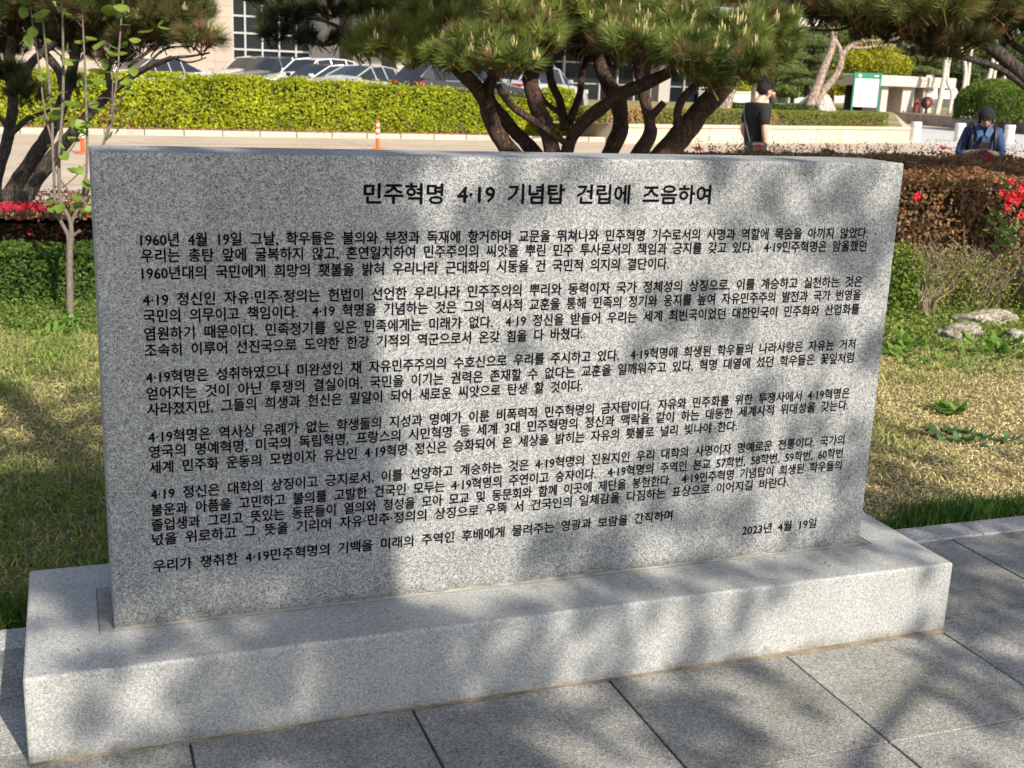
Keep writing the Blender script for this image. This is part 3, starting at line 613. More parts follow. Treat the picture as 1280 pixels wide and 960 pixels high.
# ground cover behind the weeds up to the shrubs
n = 9000; x = rng.uniform(4.3, 8.2, n); y = 5.2-.5*(x-5)+rng.uniform(-1.2, .1, n); P = np.column_stack([x, y, rng.uniform(.01, .06, n)])
tag(leaves_on(P, np.tile([0, 0, 1.], (n, 1)), .03, mixc((.09,.15,.02), (.32,.38,.08), rng.random(n)), .9, 'ground_cover'), 'yellow green ground cover at the foot of the shrubs', 'ground cover')
n = 11000; x = rng.uniform(-3.0, 2.2, n); y = rng.uniform(4.9, 5.65, n); P = np.column_stack([x, y, rng.uniform(.01, .07, n)])
tag(leaves_on(P, np.tile([0, 0, 1.], (n, 1)), .03, mixc((.06,.12,.02), (.18,.28,.05), rng.random(n)), .9, 'ground_cover'), 'green ground cover in front of the dark box hedge', 'ground cover')
def rock(c, r, label, seed, mat=M_rock, cat='rock', name='rock', grp=None, sub=4, amp=.3, fr=1.6, sink=.35):
    import bmesh
    bm = bmesh.new(); bmesh.ops.create_icosphere(bm, subdivisions=sub, radius=1)
    for v in bm.verts:
        p = v.co.copy(); q = p*fr+Vector((seed*3.1, 0, 0)); h = 1+amp*noise.noise(q)+amp*.45*noise.noise(q*2.7)+amp*.2*noise.noise(q*7)
        v.co = Vector((p.x*r[0]*h, p.y*r[1]*h, p.z*r[2]*h))
    me = bpy.data.meshes.new(name); bm.to_mesh(me); bm.free(); me.materials.append(mat)
    me.polygons.foreach_set('use_smooth', [True]*len(me.polygons))
    return tag(link(name, me, loc=(c[0], c[1], c[2]-r[2]*sink+r[2]*.5)), label, cat, grp)
for (x, y, r, lab, sd) in [(1232, 405, (.30,.12,.075), 'long pale flat rock, the upper one in the flower bed edge', 1),
                           (1200, 422, (.18,.10,.075), 'rounded grey brown rock in front of the long pale rock', 2),
                           (1277, 428, (.15,.10,.07), 'pinkish rough rock at the right edge above the weeds', 3)]:
    p = gp(x, y); rock((p[0], p[1], .01), r, lab, sd, grp='rocks edging the shrub bed')
# dry stalks by the rocks
for (x, y) in [(1158, 398)]:
    p = gp(x, y); root = empty('dry_stalks', p, label='bundle of bare upright dry stalks left of the rocks', cat='dead plant'); b = MB()
    for _ in range(14):
        a = rng.uniform(0, 6.28); q = p+np.array([rng.normal(0, .03), rng.normal(0, .02), 0]); b.tube([q, q+np.array([rng.normal(0, .03), 0, .13]), q+np.array([rng.normal(0, .06), rng.normal(0, .03), .24])], [.006, .005, .002], 5)
    b.part('stalks', M_dry, root, kind='stuff')
n = 420; P = np.column_stack([rng.uniform(-.6, 4.2, n), rng.uniform(-1.0, .62, n), np.full(n, .0016)]); ok = ~((P[:, 0] > -.01) & (P[:, 0] < Wb+.01) & (P[:, 1] > -.012)); P = P[ok]; n = len(P)
P2 = np.column_stack([rng.uniform(.02, Wb-.02, 26), rng.uniform(.01, dy-.02, 26), np.full(26, hb+.0012)]); P = np.vstack([P, P2]); n = len(P)
a_ = rng.uniform(0, 6.28, n); l_ = rng.uniform(.003, .014, n); d_ = np.column_stack([np.cos(a_), np.sin(a_), 0*a_])*l_[:, None]; q_ = np.column_stack([-np.sin(a_), np.cos(a_), 0*a_])*(rng.uniform(.0005, .0022, n))[:, None]
V = np.stack([P-d_, P-q_, P+d_, P+q_+np.array([0, 0, .001])], 1).reshape(-1, 3); C = np.repeat(mixc((.10,.07,.04), (.36,.26,.14), rng.random(n)), 4, axis=0)
tag(wpart('fallen_litter', V, [np.arange(n)[:, None]*4+np.array([[0, 1, 2, 3]])], M_leaf, cols=C), 'scattered dry needles and leaf crumbs on the paving and plinth', 'litter', kind='stuff')
# fallen white petals
PE = MB(); PE.add(LEAF*np.array([.9, 1, 1])*.028, LEAFQ)
for i, (x, y, lab) in enumerate([(1097,585,'white petal on the shaded grass beside the slab'),(1152,443,'white petal among the weeds near the slab'),(1195,450,'white petal in the clover patch'),(1083,634,'white petal at the plinth corner on the grass'),(1221,462,'white petal on the lawn edge under the rocks'),(15,690,'pale fallen petal on the dark grass left of the plinth')]):
    p = gp(x, y); o = PE.local('fallen_petal', M_white, None, loc=(p[0], p[1], lawn_z(p[0], p[1])+.035)); o.rotation_euler = (rng.uniform(-.6, .6), rng.uniform(-.6, .6), rng.uniform(0, 6)); tag(o, lab, 'petal', 'fallen white petals')

# ------------------------------------------------------------------ pines
def tuft(nn=115, L=.11, w=.0019, spread=1.15, twig=.10):
    V, F, C = [], [], []
    for i in range(nn):
        a = rng.uniform(0, 2*math.pi); z0 = rng.uniform(-.06, .012); e = spread*rng.uniform(.25, 1.)**.7*(1 if z0 < 0 else .6); l = L*rng.uniform(.75, 1.12)
        d = np.array([math.cos(a)*math.sin(e), math.sin(a)*math.sin(e), math.cos(e)]); s = np.cross(d, rng.normal(size=3)); s /= np.linalg.norm(s)
        b0 = np.array([0, 0, z0]); k = len(V); V += [b0-s*w, b0+s*w, b0+d*l+np.array([0, 0, .12*l])]; F.append([k, k+1, k+2]); t = rng.uniform(.75, 1.25); C += [(t, t, t)]*3
    k = len(V); r = .0045
    for z in (-.06-twig, .0):
        for j in range(3): V.append([r*math.cos(j*2.09), r*math.sin(j*2.09), z])
        
    C += [(.8, .5, .5)]*6
    for j in range(3):
        j2 = (j+1) % 3; F += [[k+j, k+j2, k+3+j2], [k+j, k+3+j2, k+3+j]]
    return np.array(V), np.array(F), np.array(C)
def candles(n=4, h=.05):
    V, F = [], []
    for i in range(n):
        a = rng.uniform(0, 6.28); o = np.array([math.cos(a), math.sin(a), 0])*(.004 if i == 0 else .014); hh = h*(1.25 if i == 0 else rng.uniform(.55, .95)); k = len(V)
        for z, r in ((0, .0045), (hh*.6, .0065), (hh, .002)):
            for j in range(4): V.append(o*(1+z*8)+np.array([r*math.cos(j*1.57), r*math.sin(j*1.57), z]))
        for s in range(2):
            for j in range(4): j2 = (j+1) % 4; F += [[k+s*4+j, k+s*4+j2, k+s*4+4+j2], [k+s*4+j, k+s*4+4+j2, k+s*4+4+j]]
    return np.array(V), np.array(F), np.ones((len(V), 3))
TUFTS = [tuft() for _ in range(5)]; CAND = [candles(k, h) for k, h in ((3, .05), (4, .065), (5, .05))]
def pads_foliage(pads, root, dens, c0, c1, scale=1., cand=.0, ccol=((.42,.38,.16), (.62,.55,.28)), dead=.12, templates=None, up=.75, name='needles'):
    """pads: (centre, (rx,ry,rz)); tufts over each pad's upper surface and, thinner, inside and below"""
    P, D = [], []
    for c, r in pads:
        c = np.array(c, float); r = np.array(r, float)
        n = int(dens*(r[0]*r[1]*3.2+(r[0]+r[1])*r[2]*2.2)); u = rng.normal(size=(n, 3)); u[:, 2] = np.abs(u[:, 2])*1.0-.35; u /= np.linalg.norm(u, axis=1)[:, None]
        rr = rng.uniform(.55, 1.05, n)[:, None]*(1+.25*fbm(u+c, 1.7, 5.))[:, None]; P.append(c+u*rr*r); D.append(u*np.array([1, 1, .6])+np.array([0, 0, up]))
    P = np.concatenate(P); D = np.concatenate(D)+rng.normal(0, .28, P.shape); M = frames(D); n = len(P); pick = rng.integers(0, 5, n)
    hv = fbm(P, 2.2, 11.); ic = mixc(c0, c1, np.clip(.5+hv*1.0+rng.normal(0, .28, n), 0, 1)); dd = rng.random(n) < dead; ic[dd] = mixc((.16,.10,.045), (.30,.20,.10), rng.random(dd.sum()))
    parts = []
    for k in range(5):
        s = pick == k; tv, tf, tcx = TUFTS[k]; parts.append(scatter(tv, tf, P[s], M[s], scale*rng.uniform(.62, 1.18, s.sum()), tcx, ic[s]))
    V, F, C = merge(parts); wpart(name, V, F, M_needle, root, cols=C, kind='stuff')
    if cand:
        sel = (rng.random(n) < cand) & (D[:, 2] > .5) & ~dd; parts = []; pk = rng.integers(0, 3, n)
        Mc = frames(D*np.array([.25, .25, 1])+np.array([0, 0, .6]))
        for k in range(3):
            s = sel & (pk == k); tv, tf, tcx = CAND[k]; parts.append(scatter(tv, tf, P[s]+Mc[s][:, :, 2]*.015, Mc[s], scale*rng.uniform(.8, 1.3, s.sum()), tcx, mixc(*ccol, rng.random(s.sum()))))
        V, F, C = merge(parts); wpart('shoot_candles', V, F, M_needle, root, cols=C, kind='stuff')
    return P
def limb(root, pts, rr, mat, name='branch', sides=10, rough=.32, res=5, seed=0):
    b = MB(); b.tube(pts, rr, sides, rough, True, res, seed, 7.); return b.part(name, mat, root, smooth=True)
def limbs(root, specs, mat, dep, sides=10):
    for name, pts, rr, *dd in specs:
        D = dd[0] if dd else [dep]*len(pts)
        limb(root, [at(x, y, d) for (x, y), d in zip(pts, D)], [r*.72/FP*dep for r in rr], mat, name, sides, seed=pts[0][0])

# central pine behind the slab
pc = at(742, 360, 8.4); pc[2] = 0
pine = empty('pine_tree', pc, label='multi stemmed spreading pine with pale candles directly behind the slab', cat='tree', group=None)
f0 = (742, 372)
D = 8.4
limbs(pine, [
 ('trunk', [(738,372),(700,265),(650,205),(618,160),(606,122),(578,92),(545,62)], [26,19,15,15,15,12,9], [8.4,8.4,8.4,8.4,8.35,8.3,8.2]),
 ('trunk', [(740,372),(712,270),(676,202),(640,160),(614,128),(612,104),(640,70),(650,40)], [24,18,14,12,11,10,8,6], [8.4,8.42,8.45,8.45,8.42,8.4,8.4,8.4]),
 ('trunk', [(742,372),(722,270),(694,200),(682,158),(668,122),(664,95),(682,60),(700,25)], [26,20,15,14,14,13,10,7], [8.4,8.35,8.25,8.2,8.15,8.15,8.1,8.0]),
 ('trunk', [(744,372),(726,280),(708,205),(722,162),(770,122),(826,96),(868,74)], [24,18,12,10.5,11,10,8], [8.4,8.35,8.3,8.2,8.0,7.85,7.75]),
 ('trunk', [(744,372),(748,280),(758,205),(774,165),(772,128),(752,88),(742,40)], [24,20,16,14,15,12,9], [8.5,8.6,8.6,8.6,8.65,8.7,8.75]),
 ('trunk', [(746,372),(770,280),(792,205),(812,162),(806,124),(798,84),(806,40)], [24,20,14,11,10,9,7], [8.5,8.7,8.8,8.85,8.9,8.9,8.9]),
 ('trunk', [(746,372),(776,275),(826,200),(862,156),(890,122),(912,96),(925,66)], [30,25,20,19,18,15,10], [8.4,8.3,8.15,8.1,8.0,7.9,7.85]),
 ('branch', [(706,178),(668,152),(640,132),(622,106)], [6,6,6.5,5], [8.2,8.05,8.0,7.95]),
 ('branch', [(668,100),(668,84),(676,72),(664,58)], [8,7,6,4], [8.15,8.05,8.0,7.95]),
 ('branch', [(706,160),(700,128),(688,98),(686,60)], [9,8,7,6], [8.6,8.7,8.75,8.8]),
 ('branch', [(712,152),(724,120),(728,92),(738,55)], [8,7,6,5], [8.6,8.7,8.75,8.8]),
 ('branch', [(700,142),(680,126),(672,110)], [5,4.5,4], [8.6,8.75,8.8]),
 ('branch', [(800,196),(816,168),(812,150),(830,128)], [9,8,7,6], [8.1,8.0,7.95,7.9]),
 ('branch', [(846,156),(850,130),(868,108),(890,96)], [7,7,6,5], [8.0,7.9,7.85,7.8]),
 ('branch', [(612,118),(618,98),(612,90)], [6,6,7], [8.3,8.2,8.15]),
 ('branch', [(668,86),(700,62),(730,56)], [5,4,3], [8.0,7.9,7.85]),
 ('branch', [(560,78),(500,50),(455,36)], [7,5,4], [8.3,8.2,8.1]),
 ('branch', [(462,33),(436,38),(405,26),(372,18)], [4,3.6,3.2,2.5], [8.2,8.2,8.2,8.2]),
 ('branch', [(462,34),(432,48),(408,56),(378,50)], [3.6,3.2,3,2], [8.2,8.15,8.1,8.1])], M_pine, D, 12)
def P_(x, y, d, rx, rz, ry=None):
    return (at(x, y, d), (rx/FP*d, (ry or rx)/FP*d, rz/FP*d))
front = [P_(500,50,8.0,52,30,40), P_(555,18,8.2,70,42,70), P_(600,62,7.7,50,32,50), P_(650,36,7.8,62,38,60), P_(638,74,7.55,34,18,40), P_(690,8,8.0,70,34,70), P_(720,44,8.5,50,22,50), P_(560,70,7.9,30,15,30),
         P_(770,30,7.9,58,30,55), P_(800,55,7.6,50,26,50), P_(840,30,7.8,60,30,60), P_(860,68,7.4,48,26,46), P_(910,50,7.7,54,34,50), P_(955,38,7.8,44,26,46), P_(930,78,7.5,34,20,34), P_(890,92,7.55,30,16,34), P_(972,62,7.9,26,22,26),
         P_(480,12,8.4,44,30,44), P_(620,-25,8.4,110,36,110), P_(760,-30,8.5,120,34,120), P_(880,-18,8.5,90,30,90), P_(530,-50,8.7,80,40,90), P_(700,-75,8.9,170,40,150), P_(850,-70,8.9,120,36,120)]
front += [P_(x, y, d, 80, 22, 80) for x, y, d in ((470,-80,7.4),(560,-95,7.2),(650,-120,7.2))]  # pads above the frame, added to shade the stems
front += [P_(455,60,8.1,24,16,24), P_(520,68,8.0,32,16,34)]
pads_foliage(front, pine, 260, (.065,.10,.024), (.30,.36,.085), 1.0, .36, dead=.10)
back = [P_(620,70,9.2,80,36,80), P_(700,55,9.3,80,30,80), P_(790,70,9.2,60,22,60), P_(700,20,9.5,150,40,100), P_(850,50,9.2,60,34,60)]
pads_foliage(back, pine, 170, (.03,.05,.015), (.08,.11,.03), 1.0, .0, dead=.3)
pads_foliage([P_(360,22,8.2,34,18,26), P_(398,48,8.1,34,13,26), P_(340,42,8.2,22,10,20), P_(408,14,8.3,28,14,26), P_(350,0,8.3,44,14,30)], pine, 190, (.022,.032,.012), (.055,.07,.022), .9, .0, dead=.1)  # left outreach: its shade is put into the dark needle colour

# left pine
lp = at(4, 330, 9.0); lp[2] = 0
pl = empty('pine_tree', lp, label='dark pine with forked grey trunk behind the sapling at the left', cat='tree')
D = 9.0
limbs(pl, [
 ('trunk', [(4,345),(6,290),(10,250),(30,215),(60,170),(78,130),(92,80),(100,30)], [20,17,15,13,12,11,9,7]),
 ('trunk', [(6,330),(14,280),(40,235),(64,200),(96,160),(128,125),(170,92),(215,72)], [14,12,12,12,10,8,6,4], [9.0,8.95,8.9,8.85,8.8,8.8,8.8,8.8]),
 ('trunk', [(2,330),(-6,270),(-4,220),(8,180),(16,130),(12,80),(20,20)], [14,12,11,10,9,9,7], [9.1,9.1,9.1,9.1,9.1,9.1,9.1]),
 ('branch', [(12,172),(6,155),(-8,140)], [6,5,4]), ('branch', [(10,172),(24,158),(36,148),(62,138)], [5.5,5,4,3]),
 ('branch', [(20,115),(40,78),(70,52)], [9,7,5], [9.1,9.0,8.9]), ('branch', [(80,125),(74,90),(50,60),(30,30)], [8,7,6,5]),
 ('branch', [(140,118),(135,85),(150,55)], [6,5,4], [8.8,8.8,8.8]),
 ('branch', [(150,104),(200,76),(240,70),(262,66)], [4,3,2,1.5], [8.8,8.7,8.7,8.7]), ('branch', [(175,92),(205,62),(240,58)], [3,2,1.5], [8.8,8.8,8.8]),
 ('branch', [(160,84),(190,62),(214,50)], [3,2,1.5], [8.8,8.8,8.8]), ('branch', [(215,72),(236,78),(258,72)], [2,1.6,1.2], [8.75,8.7,8.7])], M_pine2, D, 10)
pads_foliage([P_(60,8,9.0,70,34,60), P_(140,15,8.9,70,38,60), P_(200,20,8.8,48,32,46), P_(245,48,8.7,30,18,26), P_(225,10,8.9,36,34,40), P_(170,48,8.9,40,16,40), P_(110,42,9.1,40,16,40), P_(20,20,9.0,40,24,40), P_(40,-30,9.2,120,40,110), P_(180,-30,9.0,90,36,90), P_(20,-70,7.6,90,24,90), P_(140,-80,7.5,90,24,90), P_(60,-100,7.0,90,24,90)],  # the forward pads above the frame are added to shade the trunks
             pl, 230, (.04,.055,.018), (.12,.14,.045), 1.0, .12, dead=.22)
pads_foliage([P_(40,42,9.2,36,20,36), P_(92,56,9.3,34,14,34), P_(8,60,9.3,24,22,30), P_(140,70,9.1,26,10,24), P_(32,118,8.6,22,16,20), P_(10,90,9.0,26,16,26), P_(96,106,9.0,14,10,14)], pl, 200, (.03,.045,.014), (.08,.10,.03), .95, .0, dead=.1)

# overhanging pine at the right
rp = at(1395, 420, 8.6); rp[2] = 0
pr_ = empty('pine_tree', rp, label='dark pine bough hanging into the picture over the bronze hedge', cat='tree')
D = 8.6
limbs(pr_, [('trunk', [(1395,420),(1375,300),(1345,200),(1300,120),(1262,78),(1225,48),(1195,20),(1160,-20)], [26,22,18,14,12,10,9,8]),
 ('branch', [(1300,122),(1250,86),(1205,72),(1165,62),(1130,44),(1085,28)], [7,5.5,5,5,4,3], [8.6,8.6,8.55,8.5,8.4,8.3]),
 ('branch', [(1290,70),(1262,50),(1262,20),(1280,-10)], [6,6,5,4], [8.9]*4),
 ('branch', [(1165,62),(1150,40),(1120,18),(1060,8),(1000,10)], [4,4,4,3.5,3], [8.5,8.4,8.4,8.4,8.4]),
 ('branch', [(1090,14),(1060,34),(1030,38),(1000,36)], [3,2.6,2,1.5], [8.4]*4),
 ('branch', [(1000,10),(940,0),(880,-6)], [3,3,2.5], [8.5,8.6,8.7])], M_pine2, D, 10)
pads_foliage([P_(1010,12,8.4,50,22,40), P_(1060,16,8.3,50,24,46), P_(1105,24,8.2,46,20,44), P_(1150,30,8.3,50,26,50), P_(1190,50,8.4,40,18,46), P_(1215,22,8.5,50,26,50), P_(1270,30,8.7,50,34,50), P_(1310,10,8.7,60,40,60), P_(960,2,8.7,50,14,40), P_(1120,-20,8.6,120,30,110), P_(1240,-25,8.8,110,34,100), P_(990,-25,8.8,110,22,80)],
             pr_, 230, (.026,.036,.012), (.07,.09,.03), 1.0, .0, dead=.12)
shade_pads = []  # unseen pads added along the sun rays to shade the hedge top
for tx_, ty_ in [(5.5,6.8),(6.4,6.5),(6.5,7.2),(7.2,6.1),(7.3,6.9),(8.1,5.75),(8.1,6.6),(8.2,7.3),(9.1,5.5),(9.0,6.3),(9.1,7.0),(10.1,5.5),(10,6.3)]: shade_pads.append((np.array([tx_, ty_, 1.])+sunv*(3.4+rng.uniform(0, .5)), (.62, .62, .22)))
pads_foliage(shade_pads, pr_, 230, (.04,.06,.02), (.10,.13,.04), 1.1, .0, dead=.1)
pads_foliage([P_(1135,16,7.7,46,20,36), P_(1180,8,7.6,50,24,40), P_(1080,8,7.8,40,14,30), P_(1235,-4,7.8,44,18,40)], pr_, 200, (.09,.11,.03), (.24,.27,.08), 1.05, .12, dead=.12)  # sunlit part of the bough, put in as a lighter needle colour
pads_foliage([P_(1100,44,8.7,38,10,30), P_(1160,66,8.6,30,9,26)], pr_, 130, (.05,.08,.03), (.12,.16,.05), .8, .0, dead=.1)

# ------------------------------------------------------------------ tree standing behind the camera that shades the slab
SB = [] # (point, brightness)
def cp(x, y, br, kind):
    d = ray(x, y)
    if kind == 's': t = (dy-CAM[1])/d[1]
    elif kind == 'f': t = (0-CAM[1])/d[1]
    elif kind == 't': t = (hb-CAM[2])/d[2]
    else: t = -CAM[2]/d[2]
    SB.append((CAM+d*t, br))
rows = {205:[0,0,0,.05,.15,.35,.35,.35,.4,.3,.5,.3,.3],270:[0,0,0,0,.05,.4,.4,.35,.45,.3,.6,.4,.35],325:[0,0,0,0,0,.4,.8,.8,.55,.5,.5,.4,.35],380:[0,0,0,0,0,.7,.6,.5,.5,.6,.5,.35,.3],
 435:[0,0,0,0,0,.9,.5,.4,.45,.4,.5,.4,.35],490:[0,0,0,0,0,1,1,.95,.9,.7,.45,.45,.4],545:[0,0,0,0,0,1,.85,1,.95,.6,.45,.4,.35],600:[0,0,0,0,0,1,.9,.6,.4,.4,.4,.35,.35],655:[0,0,0,0,0,1,.6,.25,.2,.3,.35,.35,.35],710:[0,0,0,0,0,1,.4,.2,.2,.25,.35,.35,.35]}
for y, br in rows.items():
    for i, v in enumerate(br): cp(150+80*i, y, v, 's')
for y in range(350, 740, 24): cp(512, y, 0, 's'); cp(548, y, 1, 's'); cp(572, y, 1 if y < 560 or y > 640 else .9, 's')
for x, y, v in [(50,890,.9),(80,880,.6),(120,890,.2),(220,880,.12),(320,860,.12),(420,840,.15),(520,830,.15),(600,820,.2),(690,810,.3),(750,800,.15),(800,780,.4),(860,770,.6),(920,770,.6),(980,770,.75),(1040,760,.75),(1090,765,.9),(1130,745,.45),(1165,750,.9)]: cp(x, y, v, 'f')
for x, y, v in [(150,.35),(300,.45),(450,.4),(600,.6),(750,.6),(900,.7),(1080,.7)] and []: pass
for x_ in (.2,.5,.8,1.1,1.4,1.7,2.0,2.3,2.5):
    for y_ in (.03, .13, .25): SB.append((np.array([x_, dy+y_, hb+Hs]), .85 if x_ > 1.0 else .3))
for x, y, v in [(1190,668,.08),(1230,662,.08),(1275,652,.08),(1275,675,.12),(1235,690,.18),(1160,672,.08),(1150,665,.08),(1275,720,.2)]: cp(x, y, v, 'g')
for x, y, v in [(60,760,.5),(60,820,.75),(120,830,.55),(220,790,.3),(300,770,.3),(450,770,.35),(600,750,.35),(720,735,.35),(850,715,.35),(1000,700,.35),(1120,680,.4)]: cp(x, y, v, 't')
for x, y, v in [(10,940,.95),(300,945,.05),(450,930,.05),(560,900,.08),(600,930,.12),(700,930,.4),(660,900,.15),(760,900,.1),(830,880,.1),(800,935,.3),(900,935,.45),(880,870,.3),(950,850,.15),(960,900,.25),(1020,835,.9),(1100,830,.8),(1000,900,.7),(1080,900,.85),(1150,850,.35),(1170,930,.85),(1200,880,.35),(1240,930,.9),(1190,820,.3),(1250,800,.25),(1210,770,.15),(1260,740,.2),(1210,720,.35),(1270,690,.5),(1190,680,.2),(1250,655,.1),
   (1130,620,.15),(1110,580,.15),(1170,590,.35),(1220,610,.8),(1260,600,.95),(1150,540,.8),(1200,540,1),(1260,540,1),(1110,500,.95),(1180,490,1),(1250,480,1),(1150,440,1),(1250,430,1),(60,440,.9),(60,480,.7),(30,540,.5),(60,600,.35),(60,680,.15),(10,740,.05)]: cp(x, y, v, 'g')
e1 = np.array([math.cos(SUN_AZ), -math.sin(SUN_AZ), 0.]); e2 = np.cross(sunv, e1); e2 = e2 if e2[2] > 0 else -e2
A = np.array([[p@e1, p@e2] for p, _ in SB]); BR = np.array([b_ for _, b_ in SB])
amin, amax = A.min(0)-.25, A.max(0)+.2
tuft_area = .0058; BR = np.where(A[:, 0]*0+np.array([(e_1 > 1.15) for e_1 in [p[0] for p, _ in SB]]), BR**.72, BR); ntry = int(np.prod(amax-amin)*(-math.log(.03))/tuft_area); Q2 = rng.uniform(amin, amax, (ntry, 2))
keep = []
for q in Q2:
    d2 = ((A-q)**2).sum(1)+1e-4; k = np.argsort(d2)[:5]; w = 1/d2[k]**1.5; br = (w*BR[k]).sum()/w.sum()
    if d2[k[0]] > .5: br = .5
    lam = -math.log(max(br, .03))/-math.log(.03)
    if br > .72: lam *= .35
    if br < .08 and rng.random() < .55: keep.append(q+rng.normal(0, .03, 2))
    # a trunk edge gives the left part of the slab its straight shadow border
    if rng.random() < lam: keep.append(q)
Q2 = np.array(keep)
def ab(x, z): p = np.array([x, dy, z]); return p@e1, p@e2
# an open gap in the crown beside the trunk lets one broad band of sun reach the slab
drop = np.zeros(len(Q2), bool)
for x0_, x1_, z0_, z1_, pr_b in ((.82, 1.03, .20, 1.16, .93), (1.03, 1.45, .62, .86, .55), (1.0, 1.5, .98, 1.14, .4)):
    a0, a1 = sorted((ab(x0_, .5)[0], ab(x1_, .5)[0])); b0, b1 = ab(1, z0_)[1], ab(1, z1_)[1]
    drop |= (Q2[:, 0] > a0-.03) & (Q2[:, 0] < a1+.03) & (Q2[:, 1] > b0-.04) & (Q2[:, 1] < b1+.04) & (rng.random(len(Q2)) < pr_b)
Q2 = Q2[~drop]; base = Q2[:, :1]*e1+Q2[:, 1:]*e2
hc = rng.uniform(5.8, 8.4, len(Q2)); t = hc; P = base+sunv*((t-(base@sunv)))[:, None]
P = P[(P[:, 2] > 1.9)]
st = empty('pine_tree', (2.35, -4.3, 0), label='tall pine in front of the slab whose crown dapples it with shade', cat='tree')
n = len(P); Dn = rng.normal(0, .6, (n, 3))+np.array([0, 0, .8]); M = frames(Dn); pick = rng.integers(0, 5, n); parts = []
SH = [tuft(46, .10, .0045, 1.5, .05) for _ in range(5)]
for k in range(5):
    s = pick == k; tv, tf, tcx = SH[k]; parts.append(scatter(tv, tf, P[s], M[s], rng.uniform(.8, 1.2, s.sum()), tcx, mixc((.04,.06,.02), (.12,.15,.05), rng.random(s.sum()))))
V, F, C = merge(parts); wpart('needles', V, F, M_needle, st, cols=C, kind='stuff')
# trunk: its shadow's edge falls on the slab
TX = lx+.818; k_ = 4.7
tx, ty = TX-.17+sunv[0]/math.cos(SUN_EL)*k_, dy+sunv[1]/math.cos(SUN_EL)*k_
limb(st, [(tx-.03, ty, 0), (tx-.02, ty, 1), (tx, ty, 2.2), (tx-.01, ty, 3.4), (tx-.1, ty-.05, 5), (tx-.1, ty, 6.5)], [.2, .17, .165, .15, .11, .05], M_pine2, 'trunk', 14, .06, 6)
left_ = np.where(P[:, 0] < tx-.1)[0]; right_ = np.where(P[:, 0] > tx+1.0)[0]; idx = np.concatenate([rng.choice(left_, 11, replace=False), rng.choice(right_, 4, replace=False)])
for i in idx:
    z0 = max(1.8, P[i][2]-rng.uniform(.2, .8)); limb(st, [(tx-.05, ty, z0), ((tx+P[i][0])/2, (ty+P[i][1])/2, (z0+P[i][2])/2+.1), tuple(P[i])], [.028, .018, .007], M_pine2, 'branch', 6, .2, 3)
print('shade tufts', n, 'z', P[:, 2].min(), P[:, 2].max())

#@@PART2
# ================================================================== beyond the road
GB = .26
def ground_pt(x, y, z=-.3): p = on_z(x, y, z); return p
# kerb and soil strip under the bright hedge
K0, K1 = ground_pt(-30, 166), ground_pt(790, 178)
ku = (K1-K0); kl = np.linalg.norm(ku); ku /= kl; kn = np.array([-ku[1], ku[0], 0])
ang = math.atan2(ku[1], ku[0])
def KP(s, off, z=0): p = K0+ku*s+kn*off; return np.array([p[0], p[1], z])
kb2 = empty('roadside_kerb', (K0[0], K0[1], -.3), rz=ang, kind='structure')
M_kerb2 = plain('pale_kerb', (.42, .37, .30), .8, var=.15, scale=5, bump=.2, ovar=.1)
km2 = MB().box((.01, 0, -.1), (.99, .16, .14)).local('kerb_stone', M_kerb2, None); bevel(km2, .02, 2)
kme2 = bpy.data.meshes.new_from_object(km2.evaluated_get(bpy.context.evaluated_depsgraph_get())); bpy.data.objects.remove(km2)
for i in range(-6, int(kl)+1): link('kerb_stone', kme2, kb2, (i, 0, random.uniform(-.004, .004)))
b = MB(); b.quad(KP(-8, .15, -.17), KP(kl+.5, .15, -.17), KP(kl+.5, 4.2, -.12), KP(-8, 4.2, -.12)); tag(b.part('flower_bed_soil', M_bed), kind='structure')
n = 2600; P = np.array([KP(rng.uniform(-3, kl), rng.uniform(.2, 1.1), -.15) for _ in range(n)]); tag(leaves_on(P, np.tile([0, 0, 1.], (n, 1)), .08, mixc((.20,.11,.05), (.55,.36,.20), rng.random(n)), .5, 'leaf_litter'), 'dry brown leaf litter under the bright hedge', 'leaf litter', kind='stuff')
def col_bright(P, d): 
    c = mixc((.17,.23,.008), (.52,.56,.02), np.clip(rng.random(len(P))*.7+.15+d*3, 0, 1)); g = rng.random(len(P)) < .05; c[g] *= .35; return c  # a few leaves darkened to look like shaded gaps
def tf(P):
    s = (np.asarray(P)[:, :3]-K0)@ku; pxs = np.interp(s, [0, kl*.45, kl*.58, kl*.70, kl*.84, kl*.90, kl], [1.03, 1.03, 1, .92, .82, 1.04, 1.04]); return pxs+(.05*fbm(np.column_stack([s, s*0, s*0]), 1.4, 2.))
poly_hedge('bright_hedge', [KP(-6, .95)[:2], KP(kl-1.6, .85)[:2], KP(kl-1.6, 2.0)[:2], KP(-6, 2.2)[:2]], -.14, 1.17, 80000, .085, col_bright, 'long lime green clipped hedge between the road and the parked cars', 'hedge', .18, .10, topf=tf, topw=.6)
m = 1500; P = np.array([KP(rng.uniform(-5, kl-2), rng.uniform(.75, 2.0), 0) for _ in range(m)]); P[:, 2] = -.14+1.33*tf(P)+rng.uniform(-.03, .16, m)*(fbm(P, .7, 3.)+.5); leaves_on(P, np.tile([0, 0, 1.], (m, 1)), .085, col_bright(P, .02), 1.2, 'shoot_leaves', bpy.data.objects['bright_hedge'])
st_ = MB()
for _ in range(160):
    p = KP(rng.uniform(-3, kl-2), rng.uniform(.85, 1.1), -.15); st_.tube([p, p+np.array([rng.normal(0, .04), 0, .28])], [.012, .008], 4, caps=False)
tag(st_.part('hedge_stems', M_twig), 'bare brown stems at the foot of the lime hedge', 'stems', kind='stuff')
